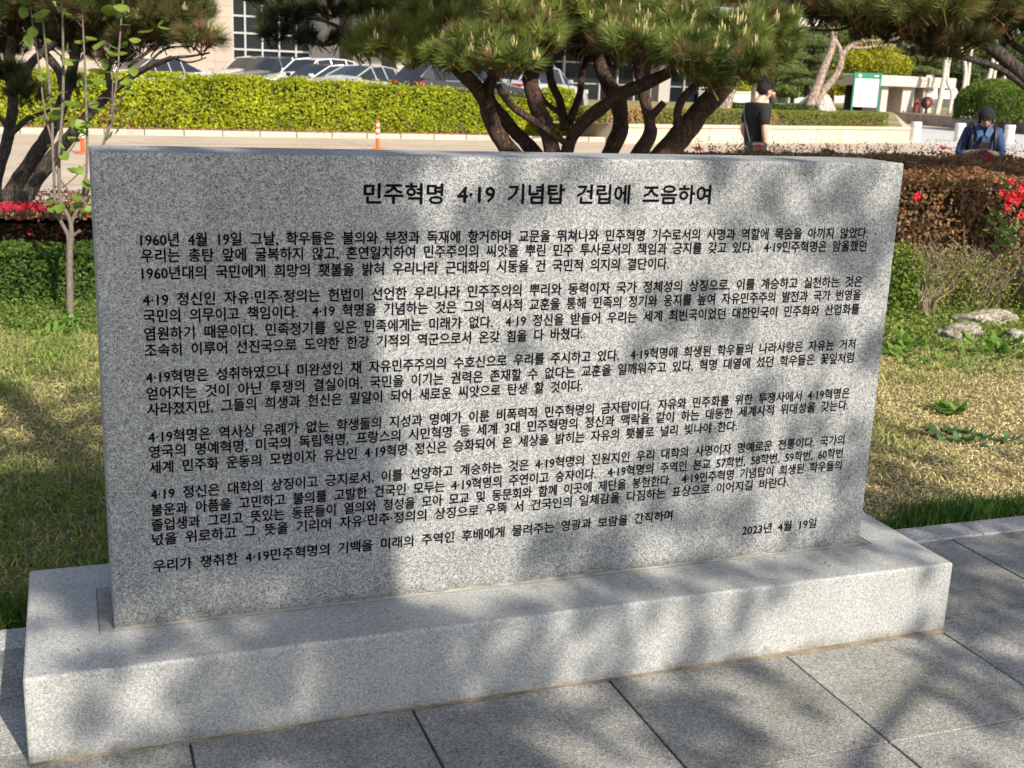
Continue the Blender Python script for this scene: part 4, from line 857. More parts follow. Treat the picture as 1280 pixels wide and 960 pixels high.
# nandina like reddish shrub
p = ground_pt(132, 165); root = empty('reddish_shrub', p, label='small reddish leaved shrub at the left end of the lime hedge', cat='shrub'); m = 900
P = p+np.column_stack([rng.normal(0, .42, m), rng.normal(0, .3, m), rng.uniform(.15, .75, m)]); leaves_on(P, rng.normal(size=(m, 3)), .09, mixc((.16,.05,.03), (.42,.24,.10), rng.random(m)), 1., 'leaves', root)
# road paint
M_yel = plain('worn_yellow_paint', (.62, .40, .14), .7, var=.12, scale=2)
for nm_, pa, pb, w in [('road_marking', (-20, 178), (900, 184.5), .12), ('road_marking', (20, 222), (130, 222.5), .09)]:
    A0, B0 = ground_pt(*pa), ground_pt(*pb); u_ = (B0-A0)/np.linalg.norm(B0-A0); n_ = np.array([-u_[1], u_[0], 0])*w*.5; L_ = np.linalg.norm(B0-A0); b = MB(); k = 12
    for i in range(k):
        a_, c_ = A0+u_*L_*i/k, A0+u_*L_*(i+1)/k; za, zc = gz(a_[1])+.005, gz(c_[1])+.005
        b.quad((a_[0]-n_[0], a_[1]-n_[1], za), (c_[0]-n_[0], c_[1]-n_[1], zc), (c_[0]+n_[0], c_[1]+n_[1], zc), (a_[0]+n_[0], a_[1]+n_[1], za))
    tag(b.part(nm_, M_yel), kind='structure')
# thin dark lines on the concrete road
b = MB()
for pa, pb in [((20, 205), (112, 206)), ((10, 245), (112, 236)), ((60, 190), (86, 250)), ((150, 176), (260, 187)), ((430, 178), (520, 190))]:
    A0, B0 = ground_pt(*pa), ground_pt(*pb); u_ = (B0-A0)/np.linalg.norm(B0-A0); n_ = np.array([-u_[1], u_[0], 0])*.012; k = 6
    for i in range(k):
        a_, c_ = A0+(B0-A0)*i/k, A0+(B0-A0)*(i+1)/k; za, zc = gz(a_[1])+.004, gz(c_[1])+.004
        b.quad((a_[0]-n_[0], a_[1]-n_[1], za), (c_[0]-n_[0], c_[1]-n_[1], zc), (c_[0]+n_[0], c_[1]+n_[1], zc), (a_[0]+n_[0], a_[1]+n_[1], za))
tag(b.part('road_dark_lines', M_grout), kind='structure')
# orange posts
def post(px, py, h, lab):
    p = ground_pt(px, py); root = empty('road_post', p, label=lab, cat='bollard', group='orange flexible road posts')
    MB().lathe([(0, .03), (.16, .03), (.17, .0), (.17, .02), (.14, .045), (.05, .06)], p, 14).part('base', M_orange, root, smooth=True)
    MB().lathe([(.046, .05), (.042, h*.97), (.03, h), (0, h)], p, 14).part('tube', M_orange, root, smooth=True)
    for a_, c_ in ((.42, .52), (.62, .72), (.82, .90)): MB().lathe([(.047, h*a_), (.0475, h*c_)], p, 14).part('band', M_band, root, smooth=True)
post(472, 188, .70, 'orange road post with white bands seen over the middle of the slab top')
post(104, 192, .78, 'orange road post with white bands behind the sapling stems')
# small domed cabinet at far left edge
p = ground_pt(7, 163); root = empty('fire_hydrant', p, label='small red brown hydrant with yellow band and dark cap at the left edge', cat='hydrant')
MB().lathe([(.0, .0), (.12, 0), (.13, .06), (.10, .08), (.10, .30), (.13, .31), (.13, .34), (.11, .36), (.11, .42)], p, 16).part('barrel', plain('red_brown_paint', (.16, .05, .035), .5), root, smooth=True)
MB().lathe([(.112, .42), (.125, .43), (.125, .60), (.11, .61)], p, 16).part('band', plain('yellow_paint', (.75, .50, .03), .45), root, smooth=True)
MB().lathe([(.14, .61), (.16, .64), (.14, .70), (.08, .76), (.03, .79), (.03, .83), (.045, .86), (.02, .92), (0, .93)], p, 16).part('cap', plain('dark_cap', (.05, .06, .055), .4), root, smooth=True)
MB().lathe([(0, .10), (.045, .10), (.045, .16), (0, .17)], p+np.array([0, -.22, .24])*np.array([1, 1, 1]), 10, axis='y').part('outlet', M_black, root, smooth=True)

# ------------------------------------------------------------------ building
BD = 60.; O = at(290, 60, BD); bu = np.array([math.cos(rad(12)), math.sin(rad(12)), 0]); bn = np.array([bu[1], -bu[0], 0])
def bs_(px, y=50, off=0.):
    d = ray(px, y); q = O+bn*off; t = ((q-CAM)@bn)/(d@bn); p = CAM+d*t; return (p-O)@bu
def bz(y, px=300):
    d = ray(px, y); t = ((O-CAM)@bn)/(d@bn); return (CAM+d*t)[2]
Rb = np.stack([bu, -bn, [0, 0, 1]], 1)  # local x along, y away, z up
BO = np.array([O[0], O[1], 0]); MM = (Rb, BO)
bld = empty('stone_building', (O[0], O[1], GB), label='beige stone clad building with dark gridded windows behind the parked cars', cat='building')
def bbox(name, s0, s1, y0, y1, z0, z1, mat, kind=None): return MB().box((s0, y0, z0), (s1, y1, z1), MM).part(name, mat, bld, kind=kind)
M_clad = plain('beige_cladding', (.36, .30, .24), .75, var=.04, scale=9, ovar=.05); M_clad2 = plain('cladding_joint', (.33, .28, .23), .9)
M_grey = plain('grey_cladding', (.34, .32, .30), .75, var=.05, scale=9, ovar=.06)
s0, s1, s2 = bs_(-420), bs_(291.5), bs_(388.5)
ZB, ZT = GB-.3, 13.
bbox('wall', s0, s1-.02, .05, 8, ZB, ZT, M_clad2)
pw, ph = .92, .535; sa = s1-.02
pm = MB().box((.006, .03, .006), (pw-.006, .05, ph-.006)).local('stone_panel', M_clad, None); pme = pm.data; bpy.data.objects.remove(pm)
for i in range(14):
    for j in range(14):
        s = sa-(i+1)*pw; p = BO+Rb@np.array([s, 0, ZB+.05+j*ph]); o = link('stone_panel', pme, bld, p-np.array(bld.location)); o.rotation_euler = (0, 0, rad(12))
bbox('cladding', s0, sa-14*pw-.02, .02, .05, ZB, ZT, M_clad); bbox('upper_cladding', sa-14*pw, sa, .02, .05, ZB+.05+14*ph+.03, ZT, M_clad)
# gridded windows
bbox('room_interior', s1, s2, .9, 1.0, ZB, ZT, plain('dark_interior', (.01, .012, .013), .9))
cols_px = [292, 307.5, 329, 350, 371, 388.5]; cs = [bs_(x) for x in cols_px]; rz = [bz(80.5), bz(61.5), bz(41), bz(19.5), bz(-2), bz(-23)]
bbox('window_base', s1, s2, .12, .35, ZB, rz[0]-.08, M_grey)
for i in range(5):
    for j in range(5):
        w_ = .035; f = bbox('window', cs[i]+w_, cs[i+1]-w_, .22, .235, rz[j]+w_, rz[j+1]-w_, M_glass)
for c_ in cs: bbox('mullion', c_-.045, c_+.045, .10, .26, rz[0]-.08, rz[-1]+.07, M_frame)
for r_ in rz: 
    for i in range(5): bbox('transom', cs[i]+.046, cs[i+1]-.046, .12, .25, r_-.045, r_+.045, M_frame)
bbox('wall_above', s1, s2, .1, 1, rz[-1]+.08, ZT, M_clad)
# right part with piers and recesses, shaded by an added unseen overhang
segs = [(388.7, 425, .10, 'g'), (425, 442, 1.2, 'd'), (442, 478, .10, 'g'), (478, 497, 1.2, 'd'), (497, 533, .1, 'g'), (533, 552, 1.2, 'd'), (552, 588, .1, 'g'), (588, 607, 1.2, 'd'), (607, 640, .1, 'g')]
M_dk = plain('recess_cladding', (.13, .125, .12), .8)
for a_, c_, o_, k in segs:
    sa_, sc_ = bs_(a_), bs_(c_)
    if k == 'g':
        bbox('pier', sa_, sc_, .12, 1.6, ZB, 6.3, M_clad2); hh = .62
        for j in range(10): bbox('stone_panel', sa_+.01, sc_-.01, .08, .12, ZB+.02+j*hh, ZB+j*hh+hh-.02, M_grey)
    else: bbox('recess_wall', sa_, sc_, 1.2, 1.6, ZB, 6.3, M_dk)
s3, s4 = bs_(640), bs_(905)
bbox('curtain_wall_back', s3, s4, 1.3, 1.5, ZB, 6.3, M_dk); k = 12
for i in range(k):
    a_ = s3+(s4-s3)*i/k; c_ = s3+(s4-s3)*(i+1)/k
    for j in range(5): bbox('window', a_+.07, c_-.07, .55, .57, ZB+.1+j*1.2, ZB+1.15+j*1.2, M_glass)
    bbox('mullion', a_-.05, a_+.05, .4, .6, ZB, 6.3, M_frame)
for j in range(6): bbox('transom', s3, s4, .62, .66, ZB+.05+j*1.2-.05, ZB+.05+j*1.2+.05, M_frame)
bbox('pier', bs_(824), bs_(838), -.3, .38, ZB, 6.3, M_grey)
bbox('added_canopy', s2+.03, s4+2, -5.6, 1.7, 6.32, 7.0, M_grey); bbox('upper_wall', s2+.03, s4+2, .05, 8, 7.01, ZT, M_clad)  # unseen overhang, added to throw shade on the wall below
tag(MB().add([KP(-12, 4.1, GB-.008), KP(kl-.8, 4.1, GB-.008), KP(kl-.8, 60, GB-.008), KP(-12, 60, GB-.008)], [[0, 1, 2, 3]]).part('parking_lot', ground_mat('parking_asphalt', [(.13,.13,.13), (.2,.2,.2)], .5, 30)), kind='structure')

# ------------------------------------------------------------------ cars
def paint(name, c, metal=.0, rough=.25): 
    m = plain(name, c, rough, metal, var=.03, coat=.6); return m
CARW = .90
def car(kind, mat, label, px, dep, head, group='cars parked behind the lime hedge', rails=False):
    base = at(px, 100, dep); root = empty('parked_car', (base[0], base[1], GB), rz=head, label=label, cat='car', group=group)
    if kind == 'sedan': ST = [(0,.50,.62,.55),(.10,.60,.68,.60),(.55,.74,.80,.7),(1.25,.84,.93,.72),(1.45,.88,.98,.70),(2.15,.93,1.38,.56),(2.75,.94,1.44,.57),(3.3,.95,1.41,.57),(4.05,.97,1.10,.66),(4.2,.96,1.06,.70),(4.62,.92,1.0,.72),(4.74,.72,.80,.70)]; cab = (4, 8)
    else: ST = [(0,.55,.75,.6),(.08,.78,.88,.68),(.5,.90,.98,.74),(1.1,.97,1.06,.74),(1.25,1.0,1.10,.72),(1.85,1.03,1.58,.60),(2.6,1.04,1.66,.61),(3.5,1.06,1.64,.61),(4.0,1.07,1.58,.60),(4.45,1.08,1.16,.66),(4.55,.95,1.02,.72),(4.62,.62,.7,.70)]; cab = (4, 9)
    L = ST[-1][0]; W_ = CARW
    V = []; nr = 7
    for x, zb_, zt, wt in ST:
        e = 1-.12*max(0, 1-x/.6)-.10*max(0, 1-(L-x)/.5); w = W_*e
        V += [(x, 0, .22), (x, w*.92, .22), (x, w, .40), (x, w*1.0, .66 if zb_ > .7 else zb_*.8), (x, w*.95, zb_), (x, wt*e, max(zb_+.01, zt-.03)), (x, 0, zt)]
    V = np.array(V, float); V[:, 0] -= L/2; n = len(ST)
    body, glass, wind, rear = [], [], [], []
    for i in range(n-1):
        for j in range(nr-1):
            q = [i*nr+j, (i+1)*nr+j, (i+1)*nr+j+1, i*nr+j+1]
            if cab[0] <= i < cab[1] and j == 4 : glass.append((i, q))
            elif i == cab[0] and j == 5: wind.append(q)
            elif i == cab[1]-1 and j == 5: rear.append(q)
            else: body.append(q)
    def both(Q):
        Vm = V*np.array([1, -1, 1]); b = MB(); b.add(V, Q); b.add(Vm, [q[::-1] for q in Q]); return b
    bq = both(body); k = n-1
    for s in (1, -1):
        for i in (0, n-1):
            idx = [i*nr+j for j in range(nr)]; VV = V[idx]*np.array([1, s, 1]); bq.add(VV, None, [[0, a, a+1] for a in range(1, nr-1)])
    # pillars
    for s in (1, -1):
        for i in range(cab[0], cab[1]+1):
            a_ = V[i*nr+4]*np.array([1, s, 1]); c_ = V[i*nr+5]*np.array([1, s, 1]); bq.tube([a_+np.array([0, s*.004, 0]), c_+np.array([0, s*.004, 0])], [.022, .02], 6)
        bq.tube([V[i*nr+5]*np.array([1, s, 1]) for i in range(cab[0], cab[1]+1)], .024, 6)
    body_o = bq.local('body', mat, root, smooth=True)
    es = body_o.modifiers.new('edges', 'EDGE_SPLIT'); es.split_angle = rad(38)
    for s in (1, -1):
        b = MB(); b.add(V*np.array([1, s, 1])*np.array([1, .995, 1]), [q if s == 1 else q[::-1] for _, q in glass]); b.local('side_window', M_cg, root)
    both(wind).local('windshield', M_cg, root); both(rear).local('rear_window', M_cg, root)
    for x in (.85, L-.95):
        for s in (1, -1):
            c_ = np.array([x-L/2, s*(W_-.10), .33]); wl = empty('wheel', c_); wl.parent = root
            MB().lathe([(.19, -.10), (.30, -.11), (.33, -.08), (.335, 0), (.33, .08), (.30, .11), (.19, .10)], (0, 0, 0), 24, 'y').local('tyre', M_black, wl, smooth=True)
            rb = MB().lathe([(0, .05), (.05, .08), (.06, .07), (.19, .09), (.2, .02)] if s == 1 else [(0, -.05), (.05, -.08), (.06, -.07), (.19, -.09), (.2, -.02)], (0, 0, 0), 24, 'y')
            for q in range(5):
                a = q*1.2566; rb.tube([(0, s*.075, 0), (.18*math.cos(a), s*.085, .18*math.sin(a))], .022, 5)
            rb.local('rim', M_rim, wl)
            MB().lathe([(.0, 0), (.39, 0)], (c_[0], s*(W_*.985+.006), .36), 20, 'y').local('wheel_arch', M_black, root)
    hz = .66 if kind == 'sedan' else .80
    for s in (1, -1):
        MB().box((-.02, -.19, -.065), (.10, .19, .075)).local('headlight', M_lampg, root, loc=(-L/2+.045, s*.60, hz)); MB().box((-.12, -.19, -.04), (.045, .19, .045)).local('taillight', M_tail, root, loc=(L/2-.06, s*.62, hz+.18))
        m_ = MB(); m_.box((-.05, -.09, -.06), (.06, .09, .07)); mo = m_.local('door_mirror', mat, root, loc=(-L/2+1.62, s*(W_+.07), 1.0 if kind == 'sedan' else 1.14)); bevel(mo, .03, 3)
        MB().box((-.10, -.01, -.012), (.10, .012, .012)).local('door_handle', mat, root, loc=(-L/2+2.75, s*(W_*.985), .86)); 
        MB().box((-1.2, -.004, -.012), (1.25, .004, .012)).local('window_trim', M_chrome, root, loc=(0.1, s*(W_*.955+.003), .945 if kind == 'sedan' else 1.06))
        if rails: MB().tube([(-L/2+2.0, s*.56, 1.60), (-L/2+2.15, s*.56, 1.70), (-L/2+3.8, s*.55, 1.69), (-L/2+4.0, s*.55, 1.58)], .022, 6).local('roof_rail', M_chrome, root)
    MB().box((-.02, -.38, -.09), (.02, .38, .10)).local('grille', M_black, root, loc=(-L/2+.0, 0, hz-.14)); MB().box((-.012, -.26, -.06), (.012, .26, .06)).local('number_plate', M_white, root, loc=(L/2+.003, 0, .62))
    return root
M_cg = plain('car_glass', (.02, .024, .028), .06, var=.1); M_rim = plain('alloy_rim', (.5, .5, .52), .3, .8); M_lampg = plain('headlight_glass', (.55, .57, .6), .12, .3)
M_tail = plain('red_lens', (.42, .012, .02), .2); M_chrome = plain('chrome', (.75, .75, .76), .15, 1.)
p_white, p_silver, p_black, p_navy = paint('white_car_paint', (.72,.73,.74)), paint('silver_car_paint', (.46,.48,.50), .25), paint('black_car_paint', (.02,.022,.026)), paint('navy_car_paint', (.02,.03,.06))
hd = rad(45+6) # nose towards lower left when positive x axis of the car is its tail
car('sedan', p_silver, 'silver car whose roof just shows over the left part of the lime hedge', 185, 42, rad(30))
car('suv', p_silver, 'silver car farthest back in the parked row under the windows', 318, 53, rad(38))
car('suv', p_navy, 'dark navy car with its nose to the left under the gridded windows', 345, 49, rad(38))
car('suv', p_white, 'white tall car with pale roof between the navy car and the lower white car', 392, 47.5, rad(36))
car('sedan', p_black, 'black hooded sedan squeezed between two white cars', 402, 44.5, rad(38))
car('sedan', p_white, 'white sedan with dark mirror, nose left, left of the silver tail', 432, 42.5, rad(34))
car('sedan', p_silver, 'silver white sedan seen from its tail with a red lamp beside the pine', 470, 39.5, rad(180+36))
car('suv', p_black, 'black estate car with red tail lamp and chrome window line under the pine', 578, 37.5, rad(180+22), rails=True)
car('suv', p_silver, 'silver car glimpsed between the pine trunks', 672, 43, rad(180+36), rails=True)

def bicycle(p, rz, lab):
    root = empty('bicycle', p, rz=rz, label=lab, cat='bicycle', group='bicycles parked by the building')
    for x in (-.5, .5):
        w = empty('wheel', (x, 0, .34)); w.parent = root; pr = [(.325+.018*math.cos(a), .018*math.sin(a)) for a in np.linspace(0, 6.283, 7)]
        MB().lathe(pr, (0, 0, 0), 24, 'y').local('tyre', M_black, w); b = MB()
        for q in range(10): a = q*.628; b.tube([(0, 0, 0), (.32*math.cos(a), 0, .32*math.sin(a))], .0035, 3, caps=False)
        b.local('spokes', M_chrome, w)
    b = MB()
    for s in [((-.5,0,.34),(-.08,0,.32)),((-.08,0,.32),(-.18,0,.80)),((-.08,0,.32),(.34,0,.82)),((-.17,0,.76),(.34,0,.82)),((-.5,0,.34),(-.17,0,.76)),((.34,0,.78),(.5,0,.34))]: b.tube(s, .018, 6)
    b.local('frame', M_black, root); MB().tube([(-.18,0,.80),(-.20,0,.92)], .014, 6).local('seat_post', M_chrome, root)
    s = MB().box((-.13,-.06,-.02), (.12,.06,.03)).local('saddle', M_black, root, loc=(-.2,0,.94)); bevel(s, .025, 3)
    MB().tube([(.34,0,.80),(.31,0,.98),(.33,.14,1.05),(.22,.28,1.06)], .012, 6).local('handlebar', M_chrome, root); MB().tube([(.31,0,.98),(.33,-.14,1.05),(.22,-.28,1.06)], .012, 6).local('handlebar', M_chrome, root)
for px, dep, rz_, lab in [(222, 47, .4, 'bicycle handlebars over the hedge, the one nearest the pine tip'), (240, 47.5, .8, 'middle bicycle showing over the lime hedge'), (256, 48, .2, 'bicycle nearest the window wall over the lime hedge')]:
    p = at(px, 90, dep); bicycle((p[0], p[1], GB), rz_, lab)

# ------------------------------------------------------------------ right side planter
A1, B1 = ground_pt(772, 179), ground_pt(1136, 178.5); wu = (B1-A1); wl_ = np.linalg.norm(wu); wu /= wl_; wn = np.array([-wu[1], wu[0], 0])
def WP(s, o, z): p = A1+wu*s+wn*o; return np.array([p[0], p[1], z])
pw_ = empty('planter_wall', A1, rz=math.atan2(wu[1], wu[0]), label='low beige stone planter wall behind the man in black', cat='wall'); k = 11; seg = wl_/k
for i in range(k):
    o = MB().box((i*seg+.008, 0, -.05), ((i+1)*seg-.008, .35, .46)).local('wall_stone', M_wall, pw_); bevel(o, .01, 1)
    o = MB().box((i*seg+.006, -.04, .462), ((i+1)*seg-.006, .40, .56)).local('cap_stone', M_wall, pw_); bevel(o, .015, 1)
k1, k2 = ground_pt(1116, 153), ground_pt(1292, 169); kk = (k2-k1); klen = np.linalg.norm(kk); kk /= klen; kq = np.array([-kk[1], kk[0], 0])
M_bank = ground_mat('bank_grass', [(.10,.12,.03), (.22,.20,.08), (.42,.32,.18)], .35, 8)
far = 170
tag(MB().add([WP(-.0, .36, GB), WP(wl_, .36, GB), k1*[1,1,0]+[0,0,GB], k1+kk*far*0+np.array([0,0,GB+.3]), ], [[0,1,2,3]]).part('planting_bed', M_bank), kind='structure') if False else None
k1g, k2g = np.array([k1[0], k1[1], GB]), np.array([k2[0], k2[1], GB]); k3 = k2g+kk*30
W0, W1 = WP(-2.5, .36, GB), WP(wl_, .36, GB); c4, c5, c6 = np.array([70., 190, GB]), np.array([150., 190, GB]), np.array([150., 20, GB])
tag(wpart('planting_bed', [W0, W1, k1g, c4, np.array([W0[0]+2, 190, GB]), k2g, k3, c6, c5], [[[0, 1, 2], [0, 2, 3], [0, 3, 4], [3, 2, 8], [2, 5, 8], [5, 6, 8], [6, 7, 8]]], M_bank), kind='structure')
ra, rb = KP(kl-1.7, 2.4), A1; u_ = rb-ra; L_ = np.linalg.norm(u_); rw_ = empty('retaining_wall', (ra[0], ra[1], -.3), rz=math.atan2(u_[1], u_[0]), label='short low retaining wall between the lime hedge end and the planter wall', cat='wall')
for i in range(5): MB().box((i*L_/5+.01, 0, -.05), ((i+1)*L_/5-.01, .3, .57)).local('wall_stone', M_wall, rw_)
MBk = empty('dark_stone_kerb', k1, rz=math.atan2(kk[1], kk[0]), label='dark stone retaining kerb behind the white stone posts', cat='kerb'); ns = 22; sg = (klen+22)/ns
if kq@(np.array([60, 60, 0])-k1) < 0: sgn = -1
else: sgn = 1
for i in range(ns):
    y0_, y1_ = (0, .45) if sgn > 0 else (-.45, 0)
    o = MB().box((i*sg+.01, y0_-.0, -.05), ((i+1)*sg-.01, y1_, .59)).local('kerb_stone', M_darkw, MBk)
E1 = ground_pt(1136, 178.5); b = MB() # inner face between planter end and kerb
e_ = k1-E1; el_ = np.linalg.norm(e_); e_ /= el_; root = empty('planter_end_wall', E1, rz=math.atan2(e_[1], e_[0]), label='end of the low planter wall turning back beside the first stone post', cat='wall')
for i in range(10): MB().box((i*el_/10+.01, .0, -.05), ((i+1)*el_/10-.01, .3, .545)).local('wall_stone', M_wall, root)
def col_pl(P, d):
    t = rng.random(len(P)); c = mixc((.12,.15,.02), (.33,.34,.06), t); s = fbm(P, 1.2, 3.) > .22; c[s] = mixc((.35,.24,.08), (.6,.40,.16), rng.random(s.sum())); return c
poly_hedge('planter_hedge', [WP(-1, .45, 0)[:2], WP(wl_-.7, .45, 0)[:2], WP(wl_-.7, 1.3, 0)[:2], WP(-1, 1.3, 0)[:2]], GB, .74, 26000, .075, col_pl, 'low yellowish clipped hedge on top of the beige planter wall', 'hedge', .1, .05, asp=.6)
for x, y, lab in [(1143,175.5,'white round stone post beside the end of the planter wall'), (1198,177,'white round stone post with a yellow streak left of the person with a phone'), (1260,179,'white round stone post right behind the shoulder of the person with a phone')]:
    p = ground_pt(x, y); root = empty('stone_post', p, label=lab, cat='bollard', group='white stone posts on the plaza')
    MB().lathe([(0, 0), (.185, 0), (.19, .03), (.195, .56), (.19, .565), (.19, .575), (.205, .58), (.205, .68), (.195, .71), (0, .715)], p, 20).part('shaft', plain('white_stone', (.62,.60,.56), .8, var=.12, scale=6, bump=.3), root, smooth=True).modifiers.new('e', 'EDGE_SPLIT')
# boulder, leaning pine
p = at(1021, 137, 52); rock((p[0], p[1], GB), (.92, .8, 1.15), 'smooth grey rounded boulder behind the leaning pine', 4, M_boulder, 'boulder', 'boulder', None, 4, .10, 1., .55)
def farlimb(root, dep, specs, mat):
    for nm_, pts, rr in specs: 
        b = MB(); b.tube([at(x, y, dep) for x, y in pts], [r/FP*dep for r in rr], 9, .18, True, 4, pts[0][0], 1.6); b.part(nm_, mat, root, smooth=True)
p = at(1012, 150, 50.5); lean = empty('pine_tree', (p[0], p[1], GB), label='leaning forked pine with grey pink bark in front of the boulder', cat='tree')
farlimb(lean, 50.5, [('trunk', [(1010,152),(1013,132),(1022,108),(1030,85),(1038,66),(1042,48),(1040,30)], [7.5,7,6,5.2,4.8,4.3,3.5]), ('trunk', [(1017,134),(1030,113),(1046,92),(1052,72),(1048,58),(1040,44)], [5.5,5,4.6,4,3,2.6]),
   ('branch', [(1052,72),(1062,58),(1080,52),(1110,50),(1135,44)], [3.5,3,2.4,2,1.2]), ('branch', [(1062,58),(1075,60),(1095,58),(1120,56)], [2,1.8,1.4,1])], M_lean)
pads_foliage([(at(x, y, 51), (rx/30., rx/30., ry/30.)) for x, y, rx, ry in [(1040,14,30,8),(1080,34,22,5),(1110,40,24,5),(1000,10,30,8),(1130,52,14,4)]], lean, 14, (.05,.07,.02), (.13,.16,.05), 3.2, dead=.1, name='needles')
def crown_tree(name, px, base_y, dep, crown, n, size, cA, cB, label, trunk=None, mat=M_twig, group=None, tr=3.):
    p = at(px, base_y, dep); root = empty(name, (p[0], p[1], GB), label=label, cat='tree', group=group); s = dep/FP
    Ps, Ns, Cs = [], [], []; tot = sum(c[2]*c[3] for c in crown)
    for x, y, rx, ry in crown:
        c = at(x, y, dep); m = int(n*rx*ry/tot); u = rng.normal(size=(m, 3)); u /= np.linalg.norm(u, axis=1)[:, None]; r = rng.uniform(.45, 1.0, m)**.6
        q = c+u*r[:, None]*np.array([rx*s, rx*s, ry*s])*(1+.5*fbm(u*1.5+c, 1.3, 2.))[:, None]; Ps.append(q); Ns.append(u); Cs.append(mixc(cA, cB, np.clip(.5+.9*fbm(q, .9, 5.)+rng.normal(0, .2, m), 0, 1)))
    leaves_on(np.concatenate(Ps), np.concatenate(Ns), size, np.concatenate(Cs), .9, 'crown', root)
    for t in (trunk or [[(px, base_y), (px+1, crown[0][1]), (crown[0][0], crown[0][1]-crown[0][3]*.4)]]):
        b = MB(); b.tube([at(x, y, dep) for x, y in t], np.linspace(tr, tr*.45, len(t))*s, 7, .15, True, 3, t[0][0], 1.); b.part('trunk', mat, root, smooth=True)
    return root
DG = ((.035,.055,.015), (.10,.14,.035)); MG = ((.06,.09,.02), (.16,.21,.05)); YG = ((.22,.24,.015), (.44,.42,.03))
crown_tree('broadleaf_tree', 1085, 130, 78, [(1085,74,40,22),(1060,84,26,16),(1112,82,26,16),(1085,60,26,14)], 14000, .17, *YG, 'yellow green rounded tree above the notice board', tr=4)
# cloud pruned pines
def cloud(px, base_y, dep, pads, label, trunk):
    p = at(px, base_y, dep); root = empty('cloud_pruned_pine', (p[0], p[1], GB), label=label, cat='tree', group='pruned pines beyond the boulder'); s = dep/FP
    Ps, Ns = [], []
    for x, y, rx, ry in pads:
        c = at(x, y, dep); m = int(rx*ry*rx*.55)+300; u = rng.normal(size=(m, 3)); u /= np.linalg.norm(u, axis=1)[:, None]; u[:, 2] = np.where(u[:, 2] < 0, u[:, 2]*.25, u[:, 2]); Ps.append(c+u*np.array([rx*s, rx*s, ry*s])); Ns.append(u)
    P = np.concatenate(Ps); Nn = np.concatenate(Ns); leaves_on(P, Nn, .16, mixc((.07,.10,.03), (.22,.27,.09), rng.random(len(P))), .8, 'crown', root, asp=.5)
    b = MB()
    for x, y, rx, ry in pads: c = at(x, y, dep); b.lathe([(0, ry*s*.75), (rx*s*.7, ry*s*.5), (rx*s*.85, 0), (0, -.05)], c, 12)
    b.part('inner_branches', M_core, root, kind='stuff')
    for t in trunk: b = MB(); b.tube([at(x, y, dep) for x, y in t], np.linspace(4, 1.6, len(t))*s, 7, .2, True, 3, 1., 1.); b.part('trunk', M_pine, root, smooth=True)
cloud(1015, 132, 62, [(1017,56,22,12),(994,72,20,9),(1030,76,20,9),(985,90,26,9),(1030,96,24,8),(1005,104,26,7)], 'tiered cloud pruned pine behind the leaning pine', [[(1012,132),(1008,100),(1016,70),(1018,58)]])
cloud(968, 132, 66, [(968,70,20,10),(950,86,20,8),(985,60,16,8)], 'smaller tiered pruned pine partly behind the man in black', [[(966,132),(962,100),(968,74)]])
cloud(1156, 135, 88, [(1156,76,16,7),(1150,88,18,6),(1165,92,16,6)], 'tiered pruned pine rising behind the concrete shelter', [[(1156,135),(1156,80)]])
cloud(1082, 132, 72, [(1076,118,10,4)], 'dark low pruned pine beside the notice board', [[(1080,134),(1074,118),(1060,104)], [(1080,134),(1088,116),(1096,104)]])
# backdrop trees
SP = [(790,95,120,60,40,DG),(860,96,110,52,42,DG),(905,80,104,46,34,MG),(950,84,112,48,34,DG),(1000,70,118,50,40,DG),(1050,60,125,48,36,MG),(1140,72,108,40,26,MG),(1175,62,112,44,36,DG),(1225,66,118,46,40,MG),(1270,72,105,44,36,DG),(1310,56,100,46,46,DG),(1200,96,96,30,20,DG),(1120,92,118,34,20,MG),(880,112,96,40,14,MG),(930,112,90,36,12,YG),(1040,108,88,30,12,YG),(990,112,88,30,12,MG),(1060,36,150,46,18,MG),(1150,40,150,60,22,DG)]
nm_far = ['dense dark tree', 'broad mid green tree', 'loose olive tree']
WH = ['seen low between the dark pine stems','above the right end of the pine trunks','over the thick tan trunk','above the head of the man in black','behind the tiered pruned pine','behind the fork of the leaning pine','behind the lamp lantern','over the right half of the shelter lintel','behind the birch trunks','above the rounded hedge','beyond the picture edge over the rounded hedge','low between shelter and birches','between notice board and lamp','low beside the tan trunk','low over the long pale wall by the man','low behind the boulder','low over the pale wall left of the boulder','tall and far behind the leaning pine fork','tall and far behind the overhanging bough']
for i, (x, y, d, rx, ry, c_) in enumerate(SP):
    s_ = 'yellow green leafy bush' if c_ is YG else ('green tree' if c_ is MG else 'dark green tree')
    crown_tree('background_tree', x, 128, d, [(x,y,rx*.8,ry*.8),(x-rx*.5,y+ry*.2,rx*.55,ry*.6),(x+rx*.5,y+ry*.1,rx*.55,ry*.65),(x,y-ry*.4,rx*.6,ry*.5)], 7000, .32 if d > 100 else .24, *c_, s_+' of the backdrop, '+WH[i], group='trees of the wooded backdrop', tr=3)
# building far behind the trees
p = at(1090, 110, 185); fb = empty('pale_tower_block', (p[0], p[1], GB), rz=rad(-20), label='pale pinkish building glimpsed through the branches above the yellow tree', cat='building')
MB().box((-16, 0, 0), (16, 12, 18)).local('wall', plain('pale_wall', (.66,.58,.55), .8, var=.04), fb)
for i in range(10):
    for j in range(5): MB().box((-14.6+i*3, -.06, 2+j*3.2), (-12.8+i*3, .02, 3.6+j*3.2)).local('window', M_glass, fb)
